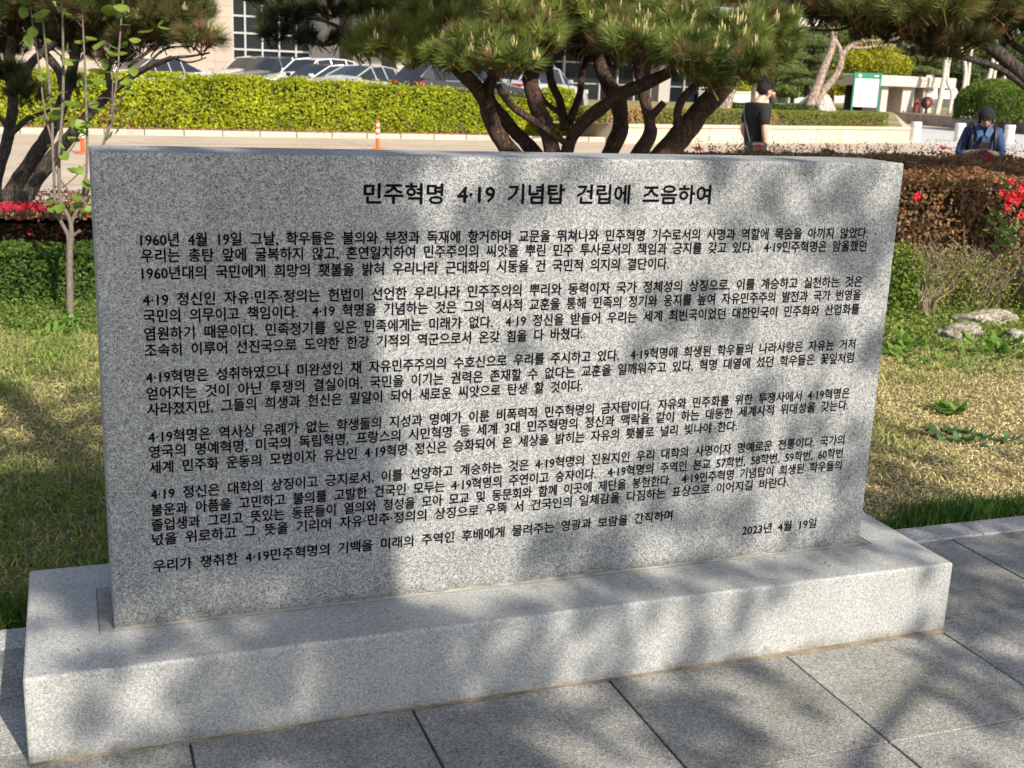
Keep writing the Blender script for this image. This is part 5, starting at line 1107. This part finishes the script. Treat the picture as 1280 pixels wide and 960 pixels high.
# low walls
def lowwall(x0, x1, y, z1, lab, th=.4):
    a_, c_ = on_z(x0, y, GB), on_z(x1, y, GB); u_ = c_-a_; L_ = np.linalg.norm(u_); root = empty('garden_wall', a_, rz=math.atan2(u_[1], u_[0]), label=lab, cat='wall'); k = max(2, int(L_/2))
    for i in range(k): MB().box((i*L_/k+.01, 0, -.1), ((i+1)*L_/k-.01, th, z1-.1)).local('wall_stone', M_gw, root); MB().box((i*L_/k, -.05, z1-.099), ((i+1)*L_/k-.01, th+.05, z1)).local('cap_stone', M_gw, root)
M_gw = plain('pale_garden_wall', (.55,.54,.51), .8, var=.12, scale=1)
lowwall(880, 1060, 128.5, .75, 'long pale low wall behind the man and the boulder')
lowwall(1168, 1205, 132, .6, 'short pale low wall between the birch trunks')
# tan slim trunk and big trunk
crown_tree('young_tree', 943, 132, 56, [(943,92,26,12)], 2500, .15, *MG, 'young tree with a slim tan straight trunk beside the head of the man', [[(941,134),(942,110),(944,92)]], plain('tan_bark', (.36,.27,.17), .8, var=.2), tr=3.6)
p = at(905, 140, 46.5); bt = empty('pine_tree', (p[0], p[1], GB), label='thick tan trunk leaning out from the planter hedge beside the dark stems', cat='tree')
farlimb(bt, 46.5, [('trunk', [(901,145),(907,128),(914,108),(918,84),(916,50)], [10,9,8,7,6])], M_lean)
pads_foliage([(at(x, y, 46.5), (rx/32., rx/32., ry/32.)) for x, y, rx, ry in [(915,40,30,12),(890,55,26,8),(945,70,26,10),(960,92,18,6)]], bt, 16, (.06,.085,.025), (.15,.2,.05), 3., dead=.08)
c = at(940, 131, 50); poly_hedge('low_dark_hedge', [c[:2]+np.array(q) for q in ((-2.2,-.4),(2.6,-1.),(2.8,.3),(-2,.9))], GB, .78, 5000, .09, col_box, 'low dark green hedge strip behind the man in black', 'hedge', .1, .06)
c = on_z(1275, 152, GB)
root = empty('rounded_hedge', c, label='big dark green rounded hedge behind the person with a phone', cat='hedge'); m = 16000; u = rng.normal(size=(m, 3)); u /= np.linalg.norm(u, axis=1)[:, None]; u[:, 2] = np.abs(u[:, 2])
e4 = .62; us = np.sign(u)*np.abs(u)**e4; P = c+us*np.array([3.6, 2.4, 2.15])*(.93+.12*fbm(us, 3., 2.))[:, None]; leaves_on(P, u, .2, mixc((.05,.085,.014), (.17,.26,.03), np.clip(rng.random(m)*.7+.5*(u[:, 2]-.4), 0, 1)), .7, 'leaves', root)
MB().lathe([(0, 1.7), (1.3, 1.6), (1.7, 1.2), (1.9, .1)], c, 16).part('inner_branches', M_core, root)
# birches
for i, (pts, r, lab) in enumerate([([(1170,146),(1176,120),(1181,90),(1184,60),(1186,30)], 3.6, 'pale birch trunk leaning right, first right of the shelter'), ([(1186,143),(1190,118),(1184,100),(1188,70)], 2.6, 'thin crooked birch trunk close behind the first one'),
    ([(1198,148),(1204,115),(1207,85),(1202,60)], 3., 'pale birch trunk with dark foot left of the person with a phone'), ([(1205,140),(1210,100),(1214,66),(1220,40)], 2.4, 'forked slim birch trunk'),
    ([(1228,135),(1233,110),(1240,82),(1246,50)], 3.6, 'thick white birch trunk over the rounded hedge'), ([(1236,135),(1242,100),(1250,60)], 2.6, 'second white birch trunk over the rounded hedge'), ([(1252,130),(1256,95),(1261,76)], 2., 'slim short birch trunk over the rounded hedge')]):
    dep = 69 if pts[0][1] > 137 else 74; p = at(*pts[0], dep); root = empty('birch_tree', (p[0], p[1], GB), label=lab, cat='tree', group='birches by the shelter'); farlimb(root, dep, [('trunk', pts, list(np.linspace(r, r*.6, len(pts))))], M_birch)
    cx_, cy_ = pts[-1]; q = at(cx_, cy_-14, dep); m = 500; u = rng.normal(size=(m, 3)); leaves_on(q+u*np.array([.7,.7,.5]), u, .12, mixc(*MG, rng.random(m)), 1., 'crown', root)
# lamp post
p = at(1127, 130, 84); lp_ = empty('lamp_post', (p[0], p[1], GB), label='black post lamp with a clear globe lantern above the shelter', cat='lamp post'); z_ = at(1127, 60, 84)[2]-GB; P0 = np.array([p[0], p[1], GB])
MB().lathe([(.22, 0), (.22, .3), (.10, .5), (.09, z_-.6), (.16, z_-.5), (.12, z_-.3), (.26, z_-.05), (.26, z_)], P0, 12).part('pole', M_black, lp_, smooth=True)
MB().lathe([(.22, z_), (.42, z_+.3), (.46, z_+.6), (.36, z_+.9)], P0, 14).part('globe', plain('lantern_glass', (.62,.62,.60), .15), lp_, smooth=True)
MB().lathe([(.40, z_+.9), (.36, z_+1.0), (.1, z_+1.15), (.03, z_+1.3), (0, z_+1.32)], P0, 14).part('cap', M_black, lp_, smooth=True)
# notice board
dsg = 46.; c = at(1083, 112, dsg); sr = math.atan2(-.34, .94)+.0; sg_ = empty('notice_board', (c[0], c[1], GB), rz=sr, label='white notice board with green header standing behind the planter hedge', cat='sign')
zt, zb2 = at(1083, 91, dsg)[2]-GB, at(1083, 134, dsg)[2]-GB; wv = .50
MB().box((-wv, -.02, zb2), (wv, .02, zt-.225)).local('panel', M_white, sg_); MB().box((-wv, -.022, zt-.22), (wv, .02, zt)).local('header', M_green, sg_)
for s in (-1, 1): MB().box((s*wv-.03, -.045, 0), (s*wv+.03, .045, zt+.01)).local('post', M_green, sg_)
M_pt = plain('board_print', (.10,.13,.12), .7); M_wt = plain('board_white_print', (.85,.85,.85), .7, var=0)
v_, t_ = TXT[-1]; link('lettering', mesh_np('lettering', np.column_stack([(v_[:, 0]-(v_[:, 0].min()+v_[:, 0].max())/2)*.16, np.full(len(v_), -.0225), v_[:, 1]*.16+zt-.43]), [t_], M_pt), sg_)
b = MB(); b.box((-.36, -.0235, zt-.515), (.36, -.0205, zt-.508))
for j in range(6):
    zz = zt-.60-j*.105; x_ = -.36
    for q in range(3+j*1):
        w_ = rng.uniform(.03, .055); 
        b.box((x_, -.023, zz), (x_+w_, -.0205, zz+.008)); b.box((x_+w_*.4, -.023, zz+.012), (x_+w_*.9, -.0205, zz+.03)); x_ += w_+.018
for q in range(5): b.box((-.16+q*.06, -.023, zt-.475), (-.12+q*.06, -.0205, zt-.46))
b.local('fine_print', M_pt, sg_, kind='stuff')
lg = MB() # leaf shaped emblem of the header
for q in range(5):
    a = q*1.2566+.3; lg.lathe([(0, 0), (.028, 0)], (-.30+.036*math.cos(a), -.026, zt-.11+.04*math.sin(a)), 10, 'y')
lg.box((-.306, -.0265, zt-.18), (-.294, -.0255, zt-.10)); lg.local('emblem', M_wt, sg_)
b = MB(); b.lathe([(0, 0), (.026, 0)], (.28, -.026, zt-.11), 10, 'y')
for q in range(3): b.box((.315+q*.04, -.0265, zt-.13), (.345+q*.04, -.0255, zt-.09))
b.local('emblem', M_wt, sg_)
# concrete shelter
c0, c1 = on_z(1066, 139, GB), on_z(1184, 142, GB); u_ = c1-c0; L_ = np.linalg.norm(u_); dsh = 70
sh = empty('stone_shelter', c0, rz=math.atan2(u_[1], u_[0]), label='low stone shelter with a heavy flat lintel behind the notice board', cat='shelter'); M_shel = plain('shelter_stone', (.50,.44,.40), .85, var=.14, scale=.7, bump=.1)
H_ = (at(1125, 94, dsh)-at(1125, 140, dsh))[2]; o = MB().box((-.1, -.3, H_-.62), (L_+.1, 3.2, H_)).local('lintel', M_shel, sh); bevel(o, .03, 1)
f_ = lambda px: (px-1066)/(1184-1066.)*L_
for a_, c_ in ((1098,1106),(1124,1139),(1149,1163)): o = MB().box((f_(a_), 0, 0), (f_(c_), 1.4, H_-.63)).local('pillar', M_shel, sh); bevel(o, .02, 1)
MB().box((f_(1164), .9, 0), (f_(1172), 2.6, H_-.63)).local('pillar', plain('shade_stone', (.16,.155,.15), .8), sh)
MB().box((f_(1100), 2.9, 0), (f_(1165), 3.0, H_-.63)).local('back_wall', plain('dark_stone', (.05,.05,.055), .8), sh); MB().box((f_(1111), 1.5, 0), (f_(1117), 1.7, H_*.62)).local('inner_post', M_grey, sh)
MB().box((f_(1151), -.06, H_-.86), (f_(1160), -.01, H_-.74)).local('plaque', M_mortar, sh)
hs = MB(); hs.tube([(f_(1152), -.25, 0), (f_(1153), -.25, .95), (f_(1158), -.25, .95), (f_(1158), -.25, 0)], .03, 6); hs.local('handrail', M_grey, sh)
p = np.array(c0)+u_/L_*f_(1143); dr = empty('round_emblem_drum', p+np.array([0,-.9,0]), label='black oval drum with a dark red disc in the shelter opening', cat='drum'); 
MB().lathe([(0, -.12), (.33, -.12), (.36, 0), (.33, .12), (0, .12)], (0, 0, .62), 20, 'y').local('drum_body', M_black, dr); MB().lathe([(0, -.135), (.22, -.13)], (0, 0, .64), 20, 'y').local('disc', plain('dark_red', (.20,.02,.03), .5), dr); MB().lathe([(0, -.14), (.09, -.14)], (0, 0, .64), 16, 'y').local('disc_centre', plain('pink_red', (.4,.12,.12), .5), dr)
MB().box((-.05, -.05, 0), (.05, .05, .3)).local('stand', M_black, dr)
p = np.array(c0)+u_/L_*f_(1131); rp_ = empty('red_marker', p+np.array([0,-.9,0]), label='small dark red arrow shaped marker leaning by the shelter pillar', cat='marker'); b = MB(); b.box((-.07,-.04,0),(.07,.04,.55)); b.local('stem', plain('marker_red', (.25,.03,.03), .6), rp_); MB().lathe([(0,.85),(.2,.62),(.08,.5)], (0,0,0), 4).local('head', plain('marker_red2', (.25,.03,.03), .6), rp_)

# ------------------------------------------------------------------ sapling
p = on_z(88, 402, 0.0); sap = empty('young_sapling', p, label='slender young magnolia like sapling with sparse round leaves left of the slab', cat='tree'); ds = 7.58; s_ = ds/FP
def ST_(nm_, pts, rr, mat=M_sap, dd=None):
    b = MB(); b.tube([at(x, y, ds+(dd[i] if dd else 0)) for i, (x, y) in enumerate(pts)], [r*s_ for r in rr], 8, .08, True, 4, pts[0][0], 12.); b.part(nm_, mat, sap, smooth=True); return [at(x, y, ds+(dd[i] if dd else 0)) for i, (x, y) in enumerate(pts)]
ST_('trunk', [(88,404),(87.5,370),(87,340),(87,312),(88,298)], [5.2,4.4,4.2,4.2,5])
BR_ = [([(87,302),(84,292),(75,275),(69,262),(68,230),(66,190),(65,150),(62,110),(58,70),(54,30),(50,-10)], [3,2.6,2.4,2.2,2.0,1.9,1.8,1.7,1.5,1.3,1.0]),
 ([(88,300),(89,285),(86,272),(76,252),(74,225),(74,190),(77,150),(79,110),(79,70),(78,20),(76,-12)], [3.2,3,2.8,2.4,2.2,2,1.9,1.8,1.6,1.3,1.0]),
 ([(89,300),(92,294),(101,288)], [2.6,2.2,1.8]),
 ([(88,284),(92,272),(100,255),(105,235),(108,215),(109,180),(108,140),(107,100),(105,60),(103,20),(101,-8)], [2.4,2.2,2,1.9,1.8,1.6,1.5,1.4,1.2,1.0,.8]),
 ([(96,266),(110,240),(118,208),(130,178),(140,140),(146,100),(149,60),(152,20),(154,-8)], [1.6,1.6,1.7,1.8,1.7,1.5,1.3,1.1,.8]),
 ([(131,176),(145,140),(160,108),(172,82)], [1.6,1.2,.9,.6]), ([(140,130),(141,100),(142,72)], [1,.8,.6]),
 ([(66,180),(56,140),(50,90),(44,50),(38,10),(36,-10)], [1.4,1.3,1.2,1.1,.9,.8]), ([(77,200),(92,182),(104,155)], [.9,.8,.5]), ([(78,235),(95,220),(107,205)], [.9,.7,.5]),
 ([(100,275),(104,250),(110,230)], [.7,.6,.5]), ([(103,34),(96,26),(90,18)], [.6,.5,.4]), ([(108,130),(130,122),(148,128)], [.7,.6,.5]), ([(58,75),(48,66),(40,50)], [.6,.5,.4]), ([(69,160),(58,150),(46,146)], [.6,.5,.4])]
for pts, rr in BR_: ST_('branch', pts, rr, M_twig if len(pts) < 5 else M_sap)
M_sl = foliage('sapling_leaf', .45, .45)
LV, LQ = [], []
for i in range(7): # rounded leaf blade, slightly folded along the midrib
    t = i/6.; w = .36*math.sin(math.pi*min(1, t*.96+.02))**.75; zc_ = .10*math.sin(t*3)*-1; LV += [(-w, t, zc_+.12*w), (0, t, zc_-.03), (w, t, zc_+.12*w)]
for i in range(6): a = i*3; LQ += [[a, a+1, a+4, a+3], [a+1, a+2, a+5, a+4]]
LV = np.array(LV, float); LQ = np.array(LQ)
LF = [(53,16,20,200),(36,52,13,90),(37,42,10,70),(84,59,8,90),(90,74,17,170),(104,51,17,180),(122,56,19,10),(115,48,13,160),(142,67,15,-10),(162,18,12,200),(165,17,9,30),(184,38,17,190),(204,34,14,-10),(200,29,9,60),(110,104,15,170),(122,101,13,0),(98,104,10,60),(120,88,20,0),(132,88,16,170),(92,130,17,170),(72,135,14,180),(75,134,12,10),(46,146,12,-30),(104,0,20,0),(118,-4,20,10),(135,12,18,10),(150,9,16,0),(72,-2,16,180),(30,2,15,0),(94,174,14,165),(93,213,13,165),(101,214,10,100),(148,158,16,250),(135,172,10,200),(160,140,12,0),(76,260,14,165),(99,254,14,185),(97,248,11,150),(100,267,10,170),(62,252,12,10),(110,262,8,0),(150,132,12,190),(128,136,13,180),(60,52,9,120),(46,88,9,190),(170,50,12,180),(158,30,12,170),(135,148,11,10),(118,130,11,200),(88,20,10,140)]
for q in range(60):
    pts = BR_[int(rng.integers(0, 9))][0]; k_ = int(rng.integers(2, len(pts))); LF.append((pts[k_][0]+rng.uniform(-12, 12), min(pts[k_][1]+rng.uniform(-12, 12), 262), rng.uniform(8, 15), rng.uniform(-40, 220)))
for x, y, L_, a in LF:
    c = at(x, y, ds+rng.uniform(-.12, .12)); a = rad(a); d_ = RV*math.cos(a)-UV*(-math.sin(a))+FV*rng.normal(0, .3); d_ /= np.linalg.norm(d_); nrm = UV*rng.uniform(.5, 1.2)-FV*rng.uniform(.1, .9)+rng.normal(0, .25, 3); nrm -= d_*(nrm@d_); nrm /= np.linalg.norm(nrm); xx = np.cross(d_, nrm)
    V = c+(LV*np.array([1.25,1,1])@np.stack([xx, d_, nrm]))*L_*1.2*s_-d_*L_*.5*s_; cc = np.tile(mixc((.13,.20,.03), (.26,.36,.06), rng.random()), (len(V), 1)); wpart('leaf', V, [LQ], M_sl, sap, cols=cc, smooth=True)

# ------------------------------------------------------------------ people
def skin(name, verts, edges, radii, mat, parent, sub=2, root=0):
    me = bpy.data.meshes.new(name); me.from_pydata([tuple(v) for v in verts], edges, []); o = bpy.data.objects.new(name, me); COL.objects.link(o)
    m = o.modifiers.new('skin', 'SKIN'); m.use_smooth_shade = True
    for i, r in enumerate(radii):
        me.skin_vertices[0].data[i].radius = r if isinstance(r, tuple) else (r, r)
        me.skin_vertices[0].data[i].use_root = (i == root)
    o.modifiers.new('sub', 'SUBSURF').levels = sub
    bpy.context.view_layer.update(); nm_ = bpy.data.meshes.new_from_object(o.evaluated_get(bpy.context.evaluated_depsgraph_get())); nm_.name = name
    bpy.data.objects.remove(o); nm_.materials.clear(); nm_.materials.append(mat); nm_.polygons.foreach_set('use_smooth', [True]*len(nm_.polygons))
    return link(name, nm_, parent)
def person(loc, rz, H, label, arms, headfwd, headdrop, M_skin, M_top, M_bot, hair, M_hair, long_top=0.):
    """local frame: x to the person's right is -x; y forward"""
    root = empty('person', loc, rz=rz, label=label, cat='person'); k = H/1.72
    Vv = []; Ee = []; Rr = []
    def v(p, r, par=None):
        Vv.append(np.array(p, float)*k); Rr.append(tuple(np.array(r)*k) if isinstance(r, tuple) else r*k)
        if par is not None: Ee.append((par, len(Vv)-1))
        return len(Vv)-1
    pel = v((0,0,.95), (.155,.11)); wa = v((0,.0,1.10), (.13,.10), pel); ch = v((0,.0,1.27), (.155,.11), wa); uc = v((0,-.01,1.39), (.12,.085), ch); nb = v((0,0,1.46), .058, uc)
    hx, hd_ = headfwd, headdrop; nk = v((0,.02+hx*.35,1.52-hd_*.3), .052, nb); jaw = v((0,.05+hx,1.575-hd_), (.058,.07), nk); hc = v((0,.04+hx*1.05,1.635-hd_*.95), (.074,.092), jaw); ht = v((0,.03+hx*1.05,1.69-hd_*.9), (.060,.075), hc)
    for s, (el_, wr) in zip((-1, 1), arms):
        sh_ = v((s*.165,-.01,1.40), .056, uc); e = v(el_, .040, sh_); w = v(wr, .027, e); el_, wr = np.array(el_), np.array(wr); d = wr-el_; d /= np.linalg.norm(d)
        pm_ = v(wr+d*.07, (.034,.018), w); side = np.cross(d, [0, 0, 1.]); side /= np.linalg.norm(side)+1e-6; 
        dn = np.array([0, .35, -.5])
        for q in range(4):
            f0 = wr+d*.10+side*(q-1.5)*.018; l_ = [.035, .042, .040, .030][q]; a_ = v(f0, .009, pm_); b_ = v(f0+d*l_, .008, a_); v(f0+d*l_+(d*.6+dn*.6)*l_*.8, .0065, b_)
        t0 = v(wr+d*.045-side*s*.03, .010, pm_ if False else w); v(wr+d*.085-side*s*.045+dn*.01, .008, t0)
        if s == -1: ea, wa_ = el_, wr
        else: eb, wb_ = el_, wr
    for s in (-1, 1):
        hp = v((s*.09,0,.88), .085, pel); kn = v((s*.10,.03+.04*s,.50), .058, hp); an = v((s*.10,-.01+.10*s,.10), .036, kn); v((s*.10,.13+.10*s,.035), .030, an)
    skin('body', Vv, Ee, Rr, M_skin, root, 2)
    def sk(nm_, pts, edges, rr, mat): return skin(nm_, [np.array(p)*k for p in pts], edges, [tuple(np.array(r)*k) if isinstance(r, tuple) else r*k for r in rr], mat, root, 2)
    ea2 = np.array([-.165,-.01,1.40])+(np.array(arms[0][0])-np.array([-.165,-.01,1.40]))*(.75+long_top*.25); eb2 = np.array([.165,-.01,1.40])+(np.array(arms[1][0])-np.array([.165,-.01,1.40]))*(.75+long_top*.25)
    pts = [(0,0,.90),(0,0,1.10),(0,0,1.27),(0,-.01,1.395),(0,0,1.455),(-.165,-.01,1.40),tuple(ea2),(.165,-.01,1.40),tuple(eb2)]; ed = [(0,1),(1,2),(2,3),(3,4),(3,5),(5,6),(3,7),(7,8)]; rr = [(.185,.14),(.165,.13),(.178,.132),(.14,.105),(.07,.07),.078,.066,.078,.066]
    if long_top:
        for a_, (el_, wr), i_ in ((ea2, arms[0], 6), (eb2, arms[1], 8)): pts.append(tuple(np.array(el_)+(np.array(wr)-np.array(el_))*.45)); ed.append((i_, len(pts)-1)); rr.append(.05)
    sk('shirt', pts, ed, rr, M_top)
    sk('trousers', [(0,0,1.0),(0,0,.93),(-.09,0,.86),(-.10,-.01,.50),(-.10,-.11,.10),(.09,0,.86),(.10,.07,.50),(.10,.09,.10)], [(0,1),(1,2),(2,3),(3,4),(1,5),(5,6),(6,7)], [(.16,.12),(.165,.13),.105,.08,.06,.105,.08,.06], M_bot)
    for s in (-1, 1): o = MB().box((-.045,-.09,0), (.045,.17,.075)).local('shoe', M_black, root, loc=(s*.10*k, (.02+.10*s)*k, 0)); bevel(o, .03, 3)
    # head details and hair
    hcp = np.array([0,.04+hx*1.05,1.63-hd_*.95])*k; tilt = math.atan2(hx, .35)*1.1
    Rx = np.array([[1,0,0],[0,math.cos(tilt),math.sin(tilt)],[0,-math.sin(tilt),math.cos(tilt)]])
    def hp_(nm_, V, F, mat, T=None): return link(nm_, mesh_np(nm_, (np.asarray(V)*k)@Rx.T+hcp, [F] if T is None else [F, T], mat, smooth=True), root)
    import itertools
    def ell(c, r, nu=14, nv=9):
        V = [(c[0]+r[0]*math.cos(a)*math.sin(b), c[1]+r[1]*math.sin(a)*math.sin(b), c[2]+r[2]*math.cos(b)) for b in np.linspace(0.02, math.pi-.02, nv) for a in np.linspace(0, 2*math.pi, nu, endpoint=False)]
        F = [[i*nu+j, (i+1)*nu+j, (i+1)*nu+(j+1) % nu, i*nu+(j+1) % nu] for i in range(nv-1) for j in range(nu)]; return V, F
    for s in (-1, 1):
        hp_('ear', *ell((s*.082, -.005, -.02), (.012, .022, .032)), M_skin); hp_('eye', *ell((s*.032, .088, .0), (.013, .008, .007)), M_black); hp_('eyebrow', *ell((s*.033, .091, .022), (.020, .006, .004)), M_hair)
    hp_('nose', *ell((0, .100, -.028), (.013, .017, .022)), M_skin); hp_('mouth', *ell((0, .090, -.062), (.024, .006, .006)), plain('lip', (.42,.16,.13), .5))
    V, F = ell((0, -.012, .018), (.088, .102, .100), 40, 26); V = np.array(V); F2 = []
    for f in F:
        c_ = V[f].mean(0)-np.array([0, -.012, .018]); y_, z_ = c_[1], c_[2]
        lim = hair['front'] if y_ > .045 else (hair['side'] if y_ > -.02 else hair['back'])
        if z_ > lim: F2.append(f)
    V2 = V.copy(); low = V2[:, 2] < -.01; 
    if hair.get('bob'): V2[low, 0] = np.sign(V2[low, 0])*np.maximum(np.abs(V2[low, 0]), .080*(V2[low, 2] > -.10)); V2[low, 2] = -.01+(V2[low, 2]+.01)*1.15
    V2 += (V2/np.linalg.norm(V2, axis=1)[:, None])*(.006*np.sin(np.arctan2(V2[:, 0], V2[:, 1])*23))[:, None]
    o = hp_('hair', V2*1.02, np.array(F2), M_hair)
    m_ = 1500; u = rng.normal(size=(m_, 3)); u[:, 2] = np.abs(u[:, 2])*1.1-.25; u /= np.linalg.norm(u, axis=1)[:, None]; keep_ = np.where(u[:, 1] > .42, u[:, 2]*.1 > hair['front'], np.where(u[:, 1] > -.2, u[:, 2]*.1 > hair['side']*.6, u[:, 2]*.1 > hair['back']*.6)); u = u[keep_]
    P_0 = np.array([0, -.012, .018])+u*np.array([.088, .102, .100])*rng.uniform(.97, 1.05, len(u))[:, None]; dn_ = np.array([0, 0, -1.])-u*(-u[:, 2])[:, None]; dn_ /= np.linalg.norm(dn_, axis=1)[:, None]+1e-6; dn_ += u*(.02 if hair.get('bob') else .14)+rng.normal(0, .08 if hair.get('bob') else .2, u.shape)
    L3 = rng.uniform(.02, .05, len(u))[:, None]*(1.3 if hair.get('bob') else 1); sd = np.cross(dn_, u)*.0045; Vh = np.stack([P_0-sd, P_0+sd, P_0+dn_*L3], 1).reshape(-1, 3); kk_ = np.arange(len(u))[:, None]*3
    o = hp_('hair_strands', Vh, kk_+np.array([[0, 1, 2]]), M_hair); o['kind'] = 'stuff'
    return root, k, hcp
M_sk = plain('skin', (.58,.36,.25), .55, var=.05); M_hair = plain('black_hair', (.016,.013,.012), .8, var=.5, scale=90)
M_tee = plain('black_cotton', (.012,.012,.014), .9, var=.2, scale=10, bump=.3); M_trs = plain('dark_trousers', (.02,.02,.024), .9); M_den = plain('denim_blue', (.022,.05,.125), .8, var=.25, scale=14, bump=.3); M_jean = plain('dark_jeans', (.03,.04,.07), .85)  # denim blue darkened to stand for partial shade on the figure
mp_ = at(943, 185, 14.2)
man, k, _ = person((mp_[0], mp_[1], -.06), rad(-90), 1.72, 'man in a black t-shirt walking away to the right behind the bronze hedge', (((-.22,-.05,1.13), (-.21,.10,.90)), ((.235,-.02,1.12), (.225,.03,.86))), .05, .02, M_sk, M_tee, M_trs, {'front': .045, 'side': .0, 'back': -.078}, M_hair)
MB().tube([(-.16*k,-.10,1.42*k),(-.03,-.145,1.25*k),(.12,-.145,1.02*k),(.19,-.05,.93*k),(.17,.08,.95*k),(.0,.14,1.15*k),(-.14,.10,1.36*k),(-.17,.0,1.46*k),(-.16,-.10,1.42*k)], .010, 5).local('bag_strap', plain('grey_strap', (.07,.07,.075), .8), man, smooth=True)
o = MB().box((.13,-.20,.84), (.27,.02,1.02)).local('waist_bag', M_black, man); bevel(o, .03, 3)
M_den2 = plain('light_denim', (.045,.095,.20), .8, var=.2, scale=14)
wp_ = at(1226, 185, 12.75)
wo, k, hcp = person((wp_[0], wp_[1], -.06), rad(-214), 1.56, 'person with black bobbed hair in a blue denim shirt looking down at a phone', (((-.24,.02,1.13), (-.07,.24,1.19)), ((.24,.02,1.13), (.07,.24,1.19))), .10, .065, M_sk, M_den, M_jean, {'front': .012, 'side': -.07, 'back': -.09, 'bob': True}, M_hair, 1.)
o = MB().box((-.038,-.005,-.078), (.038,.005,.078)).local('phone', plain('phone_case', (.35,.22,.17), .4), None, loc=(0,0,0)); bevel(o, .004, 2)
Rz = Matrix.Rotation(rad(-214), 4, 'Z'); lp2 = Rz@Vector((0, .335*k, 1.24*k)); o.location = (wp_[0]+lp2.x, wp_[1]+lp2.y, lp2.z-.06); o.rotation_euler = (rad(-40), 0, rad(-214)); tag(o, 'brown cased phone held by the person in the denim shirt', 'phone')
for s in (-1, 1):
    MB().add([(s*.006*k,.150,1.375*k),(s*.060*k,.155,1.345*k),(s*.105*k,.10,1.43*k),(s*.075*k,.02,1.50*k),(s*.05*k,.07,1.49*k),(s*.02*k,.125,1.42*k)], [[0,1,2,5],[5,2,3,4]] if s < 0 else [[5,2,1,0],[4,3,2,5]]).local('collar', M_den2, wo)
    MB().tube([(s*.115*k,-.10,1.44*k),(s*.12*k,.0,1.485*k),(s*.125*k,.10,1.43*k),(s*.13*k,.135,1.25*k),(s*.15*k,.06,1.08*k)], .017, 6).local('backpack_strap', M_black, wo, smooth=True)
for q in range(4): MB().lathe([(0,.0),(.008,.0),(.008,.006)], (0,.148-.006*q,(1.34-.08*q)*k), 8, 'y').local('button', M_band, wo)
MB().box((-.016,.135,1.0*k), (.016,.150,1.36*k)).local('placket', M_den2, wo)
o = MB().box((-.14,-.28,1.0), (.14,-.13,1.38)).local('backpack', M_black, wo); bevel(o, .05, 3)
